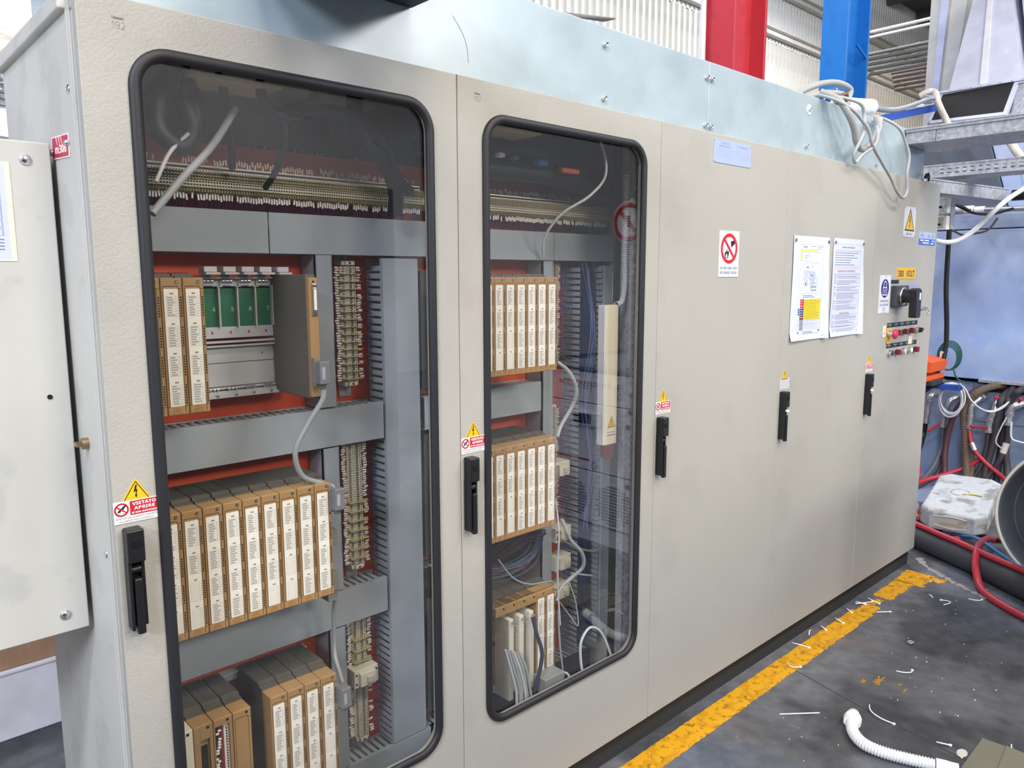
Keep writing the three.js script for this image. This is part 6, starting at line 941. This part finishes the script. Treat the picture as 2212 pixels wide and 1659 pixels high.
// ---------- rotary switch and push buttons on the last door ----------
{
  const d = doors[4], ox = 3.2, o = (x, y, z = 0) => [x - ox, y, z];
  const sw = join([rbox(-0.075, 0.075, -0.05, 0.05, 0, 0.028, 0.006)]);
  part('switch_base', sw, mat(0x34363d, 0.45), d, { pos: o(3.515, 1.488) });
  part('switch_ring', [new THREE.TorusGeometry(0.038, 0.006, 10, 32).translate(0, 0, 0.031)], M.chrome, d, { pos: o(3.515, 1.488) });
  const hs = new THREE.Shape(); hs.moveTo(-0.032, 0.026); hs.quadraticCurveTo(-0.005, 0.042, 0.028, 0.030); hs.lineTo(0.036, 0.02); hs.lineTo(0.034, -0.092); hs.quadraticCurveTo(0.033, -0.1, 0.026, -0.1); hs.lineTo(-0.012, -0.1); hs.quadraticCurveTo(-0.02, -0.1, -0.02, -0.09); hs.lineTo(-0.024, -0.03); hs.closePath();
  part('switch_handle', [cyl(0.033, 0.033, 0.05, 0, 0, 0.05, 'z', 24), new THREE.ExtrudeGeometry(hs, { depth: 0.026, bevelEnabled: true, bevelThickness: 0.004, bevelSize: 0.003, bevelSegments: 3 }).translate(0.002, 0, 0.07)], M.black, d, { pos: o(3.515, 1.488) });
  part('switch_window', [rbox(0.012, 0.026, -0.018, 0.016, 0.099, 0.102, 0.0015)], M.white, d, { pos: o(3.515, 1.488) });
  part('key_lock', [cyl(0.013, 0.013, 0.03, 0, 0, 0.015, 'z', 20)], M.steel, d, { pos: o(3.79, 1.42) });
  part('lock_key', [box(-0.002, 0.002, -0.01, 0.008, 0.03, 0.05), new THREE.TorusGeometry(0.011, 0.0022, 6, 18).translate(0.004, -0.018, 0.05), rod(V(-0.02, -0.034, 0.05), V(0.0, -0.02, 0.05), 0.0012, 5), rod(V(0.024, -0.034, 0.05), V(0.006, -0.02, 0.05), 0.0012, 5)], M.steel, d, { pos: o(3.79, 1.42) });
  const P_strip = (n, off, white) => printed(512, 32, (g, w, h) => { g.fillStyle = '#14141a'; g.fillRect(0, 0, w, h); g.fillStyle = '#c9ccd6'; for (let i = 0; i < n; i++) { const x = 14 + i * (w - 20) / n; for (let q = 0; q < 6; q++) g.fillRect(x + 8 + q * 9, 8 + (q % 2) * 2, 6, 5); for (let q = 0; q < 3; q++) g.fillRect(x + 20 + q * 9, 19, 6, 4); } g.beginPath(); g.arc(8, 16, 4, 0, 7); g.fill(); });
  part('legend_strip', card(0.385, 0.0215, 0.001), P_strip(5), d, { print: true, pos: o(3.6135, 1.349, 0.0002) });
  part('legend_strip', card(0.386, 0.0215, 0.001), P_strip(5), d, { print: true, pos: o(3.62, 1.249, 0.0002) });
  part('legend_strip', card(0.105, 0.018, 0.001), P_strip(1), d, { print: true, pos: o(3.475, 1.556, 0.0002) });
  part('paper_tag', [rbox(-0.024, 0.024, -0.02, 0.02, 0, 0.0012, 0.0004)], M.pvcBeige, d, { pos: o(3.722, 1.262, 0.0012) });
  part('paper_tag', card(0.028, 0.052, 0.001), printed(64, 120, (g, w, h) => { g.fillStyle = '#f3f4f8'; g.fillRect(0, 0, w, h); g.fillStyle = '#4a5068'; g.fillRect(20, 66, 22, 34); g.fillRect(12, 30, 30, 4); }), d, { print: true, pos: o(3.392, 1.322, 0.0002) });
  part('film_label', [rbox(-0.085, 0.085, -0.0125, 0.0125, 0, 0.0008, 0.0003)], mat(0x9a9aae, 0.3), d, { pos: o(3.72, 1.532) });
  const body = cyl(0.0155, 0.0155, 0.018, 0, 0, 0.009, 'z', 24);
  const red = rbox(-0.0145, 0.0145, -0.0135, 0.0135, 0.004, 0.026, 0.005, 3);
  // upper row
  part('stop_plate', [cyl(0.034, 0.034, 0.003, 0, -0.012, 0.0015, 'z', 32), rbox(-0.03, 0.03, -0.012, 0.034, 0, 0.003, 0.001)], mat(0xd9a81e, 0.5), d, { pos: o(3.445, 1.303) });
  part('stop_collar', [cyl(0.0165, 0.015, 0.024, 0, 0, 0.014, 'z', 24)], M.steel, d, { pos: o(3.44, 1.308) });
  part('stop_button', [new THREE.LatheGeometry([[0, 0.0], [0.016, 0], [0.023, 0.004], [0.023, 0.012], [0.019, 0.017], [0, 0.019]].map(([a, b]) => new THREE.Vector2(a, b)), 28).rotateX(Math.PI / 2).translate(0, 0, 0.025)], mat(0xc22f45, 0.35), d, { pos: o(3.44, 1.308) });
  for (const [x, y] of [[3.535, 1.310], [3.623, 1.311], [3.708, 1.312], [3.545, 1.214], [3.782, 1.213]]) part('indicator_lamp', red, M.maroon, d, { pos: o(x, y) });
  part('selector_switch', [body], M.steel, d, { pos: o(3.797, 1.311) }); part('selector_knob', [rbox(-0.013, 0.013, -0.006, 0.006, 0.018, 0.034, 0.002).rotateZ(0.5), cyl(0.0135, 0.0135, 0.004, 0, 0, 0.0195, 'z', 20)], M.black, d, { pos: o(3.797, 1.311) });
  for (const [x, m] of [[3.462, M.black], [3.625, mat(0xe4d2ab, 0.5)], [3.708, M.white]]) { part('push_button', [body], M.steel, d, { pos: o(x, 1.214) }); part('button_face', [cyl(0.0118, 0.0118, 0.003, 0, 0, 0.0185, 'z', 22)], m, d, { pos: o(x, 1.214) }); }
}
renderer.render(scene, camera);
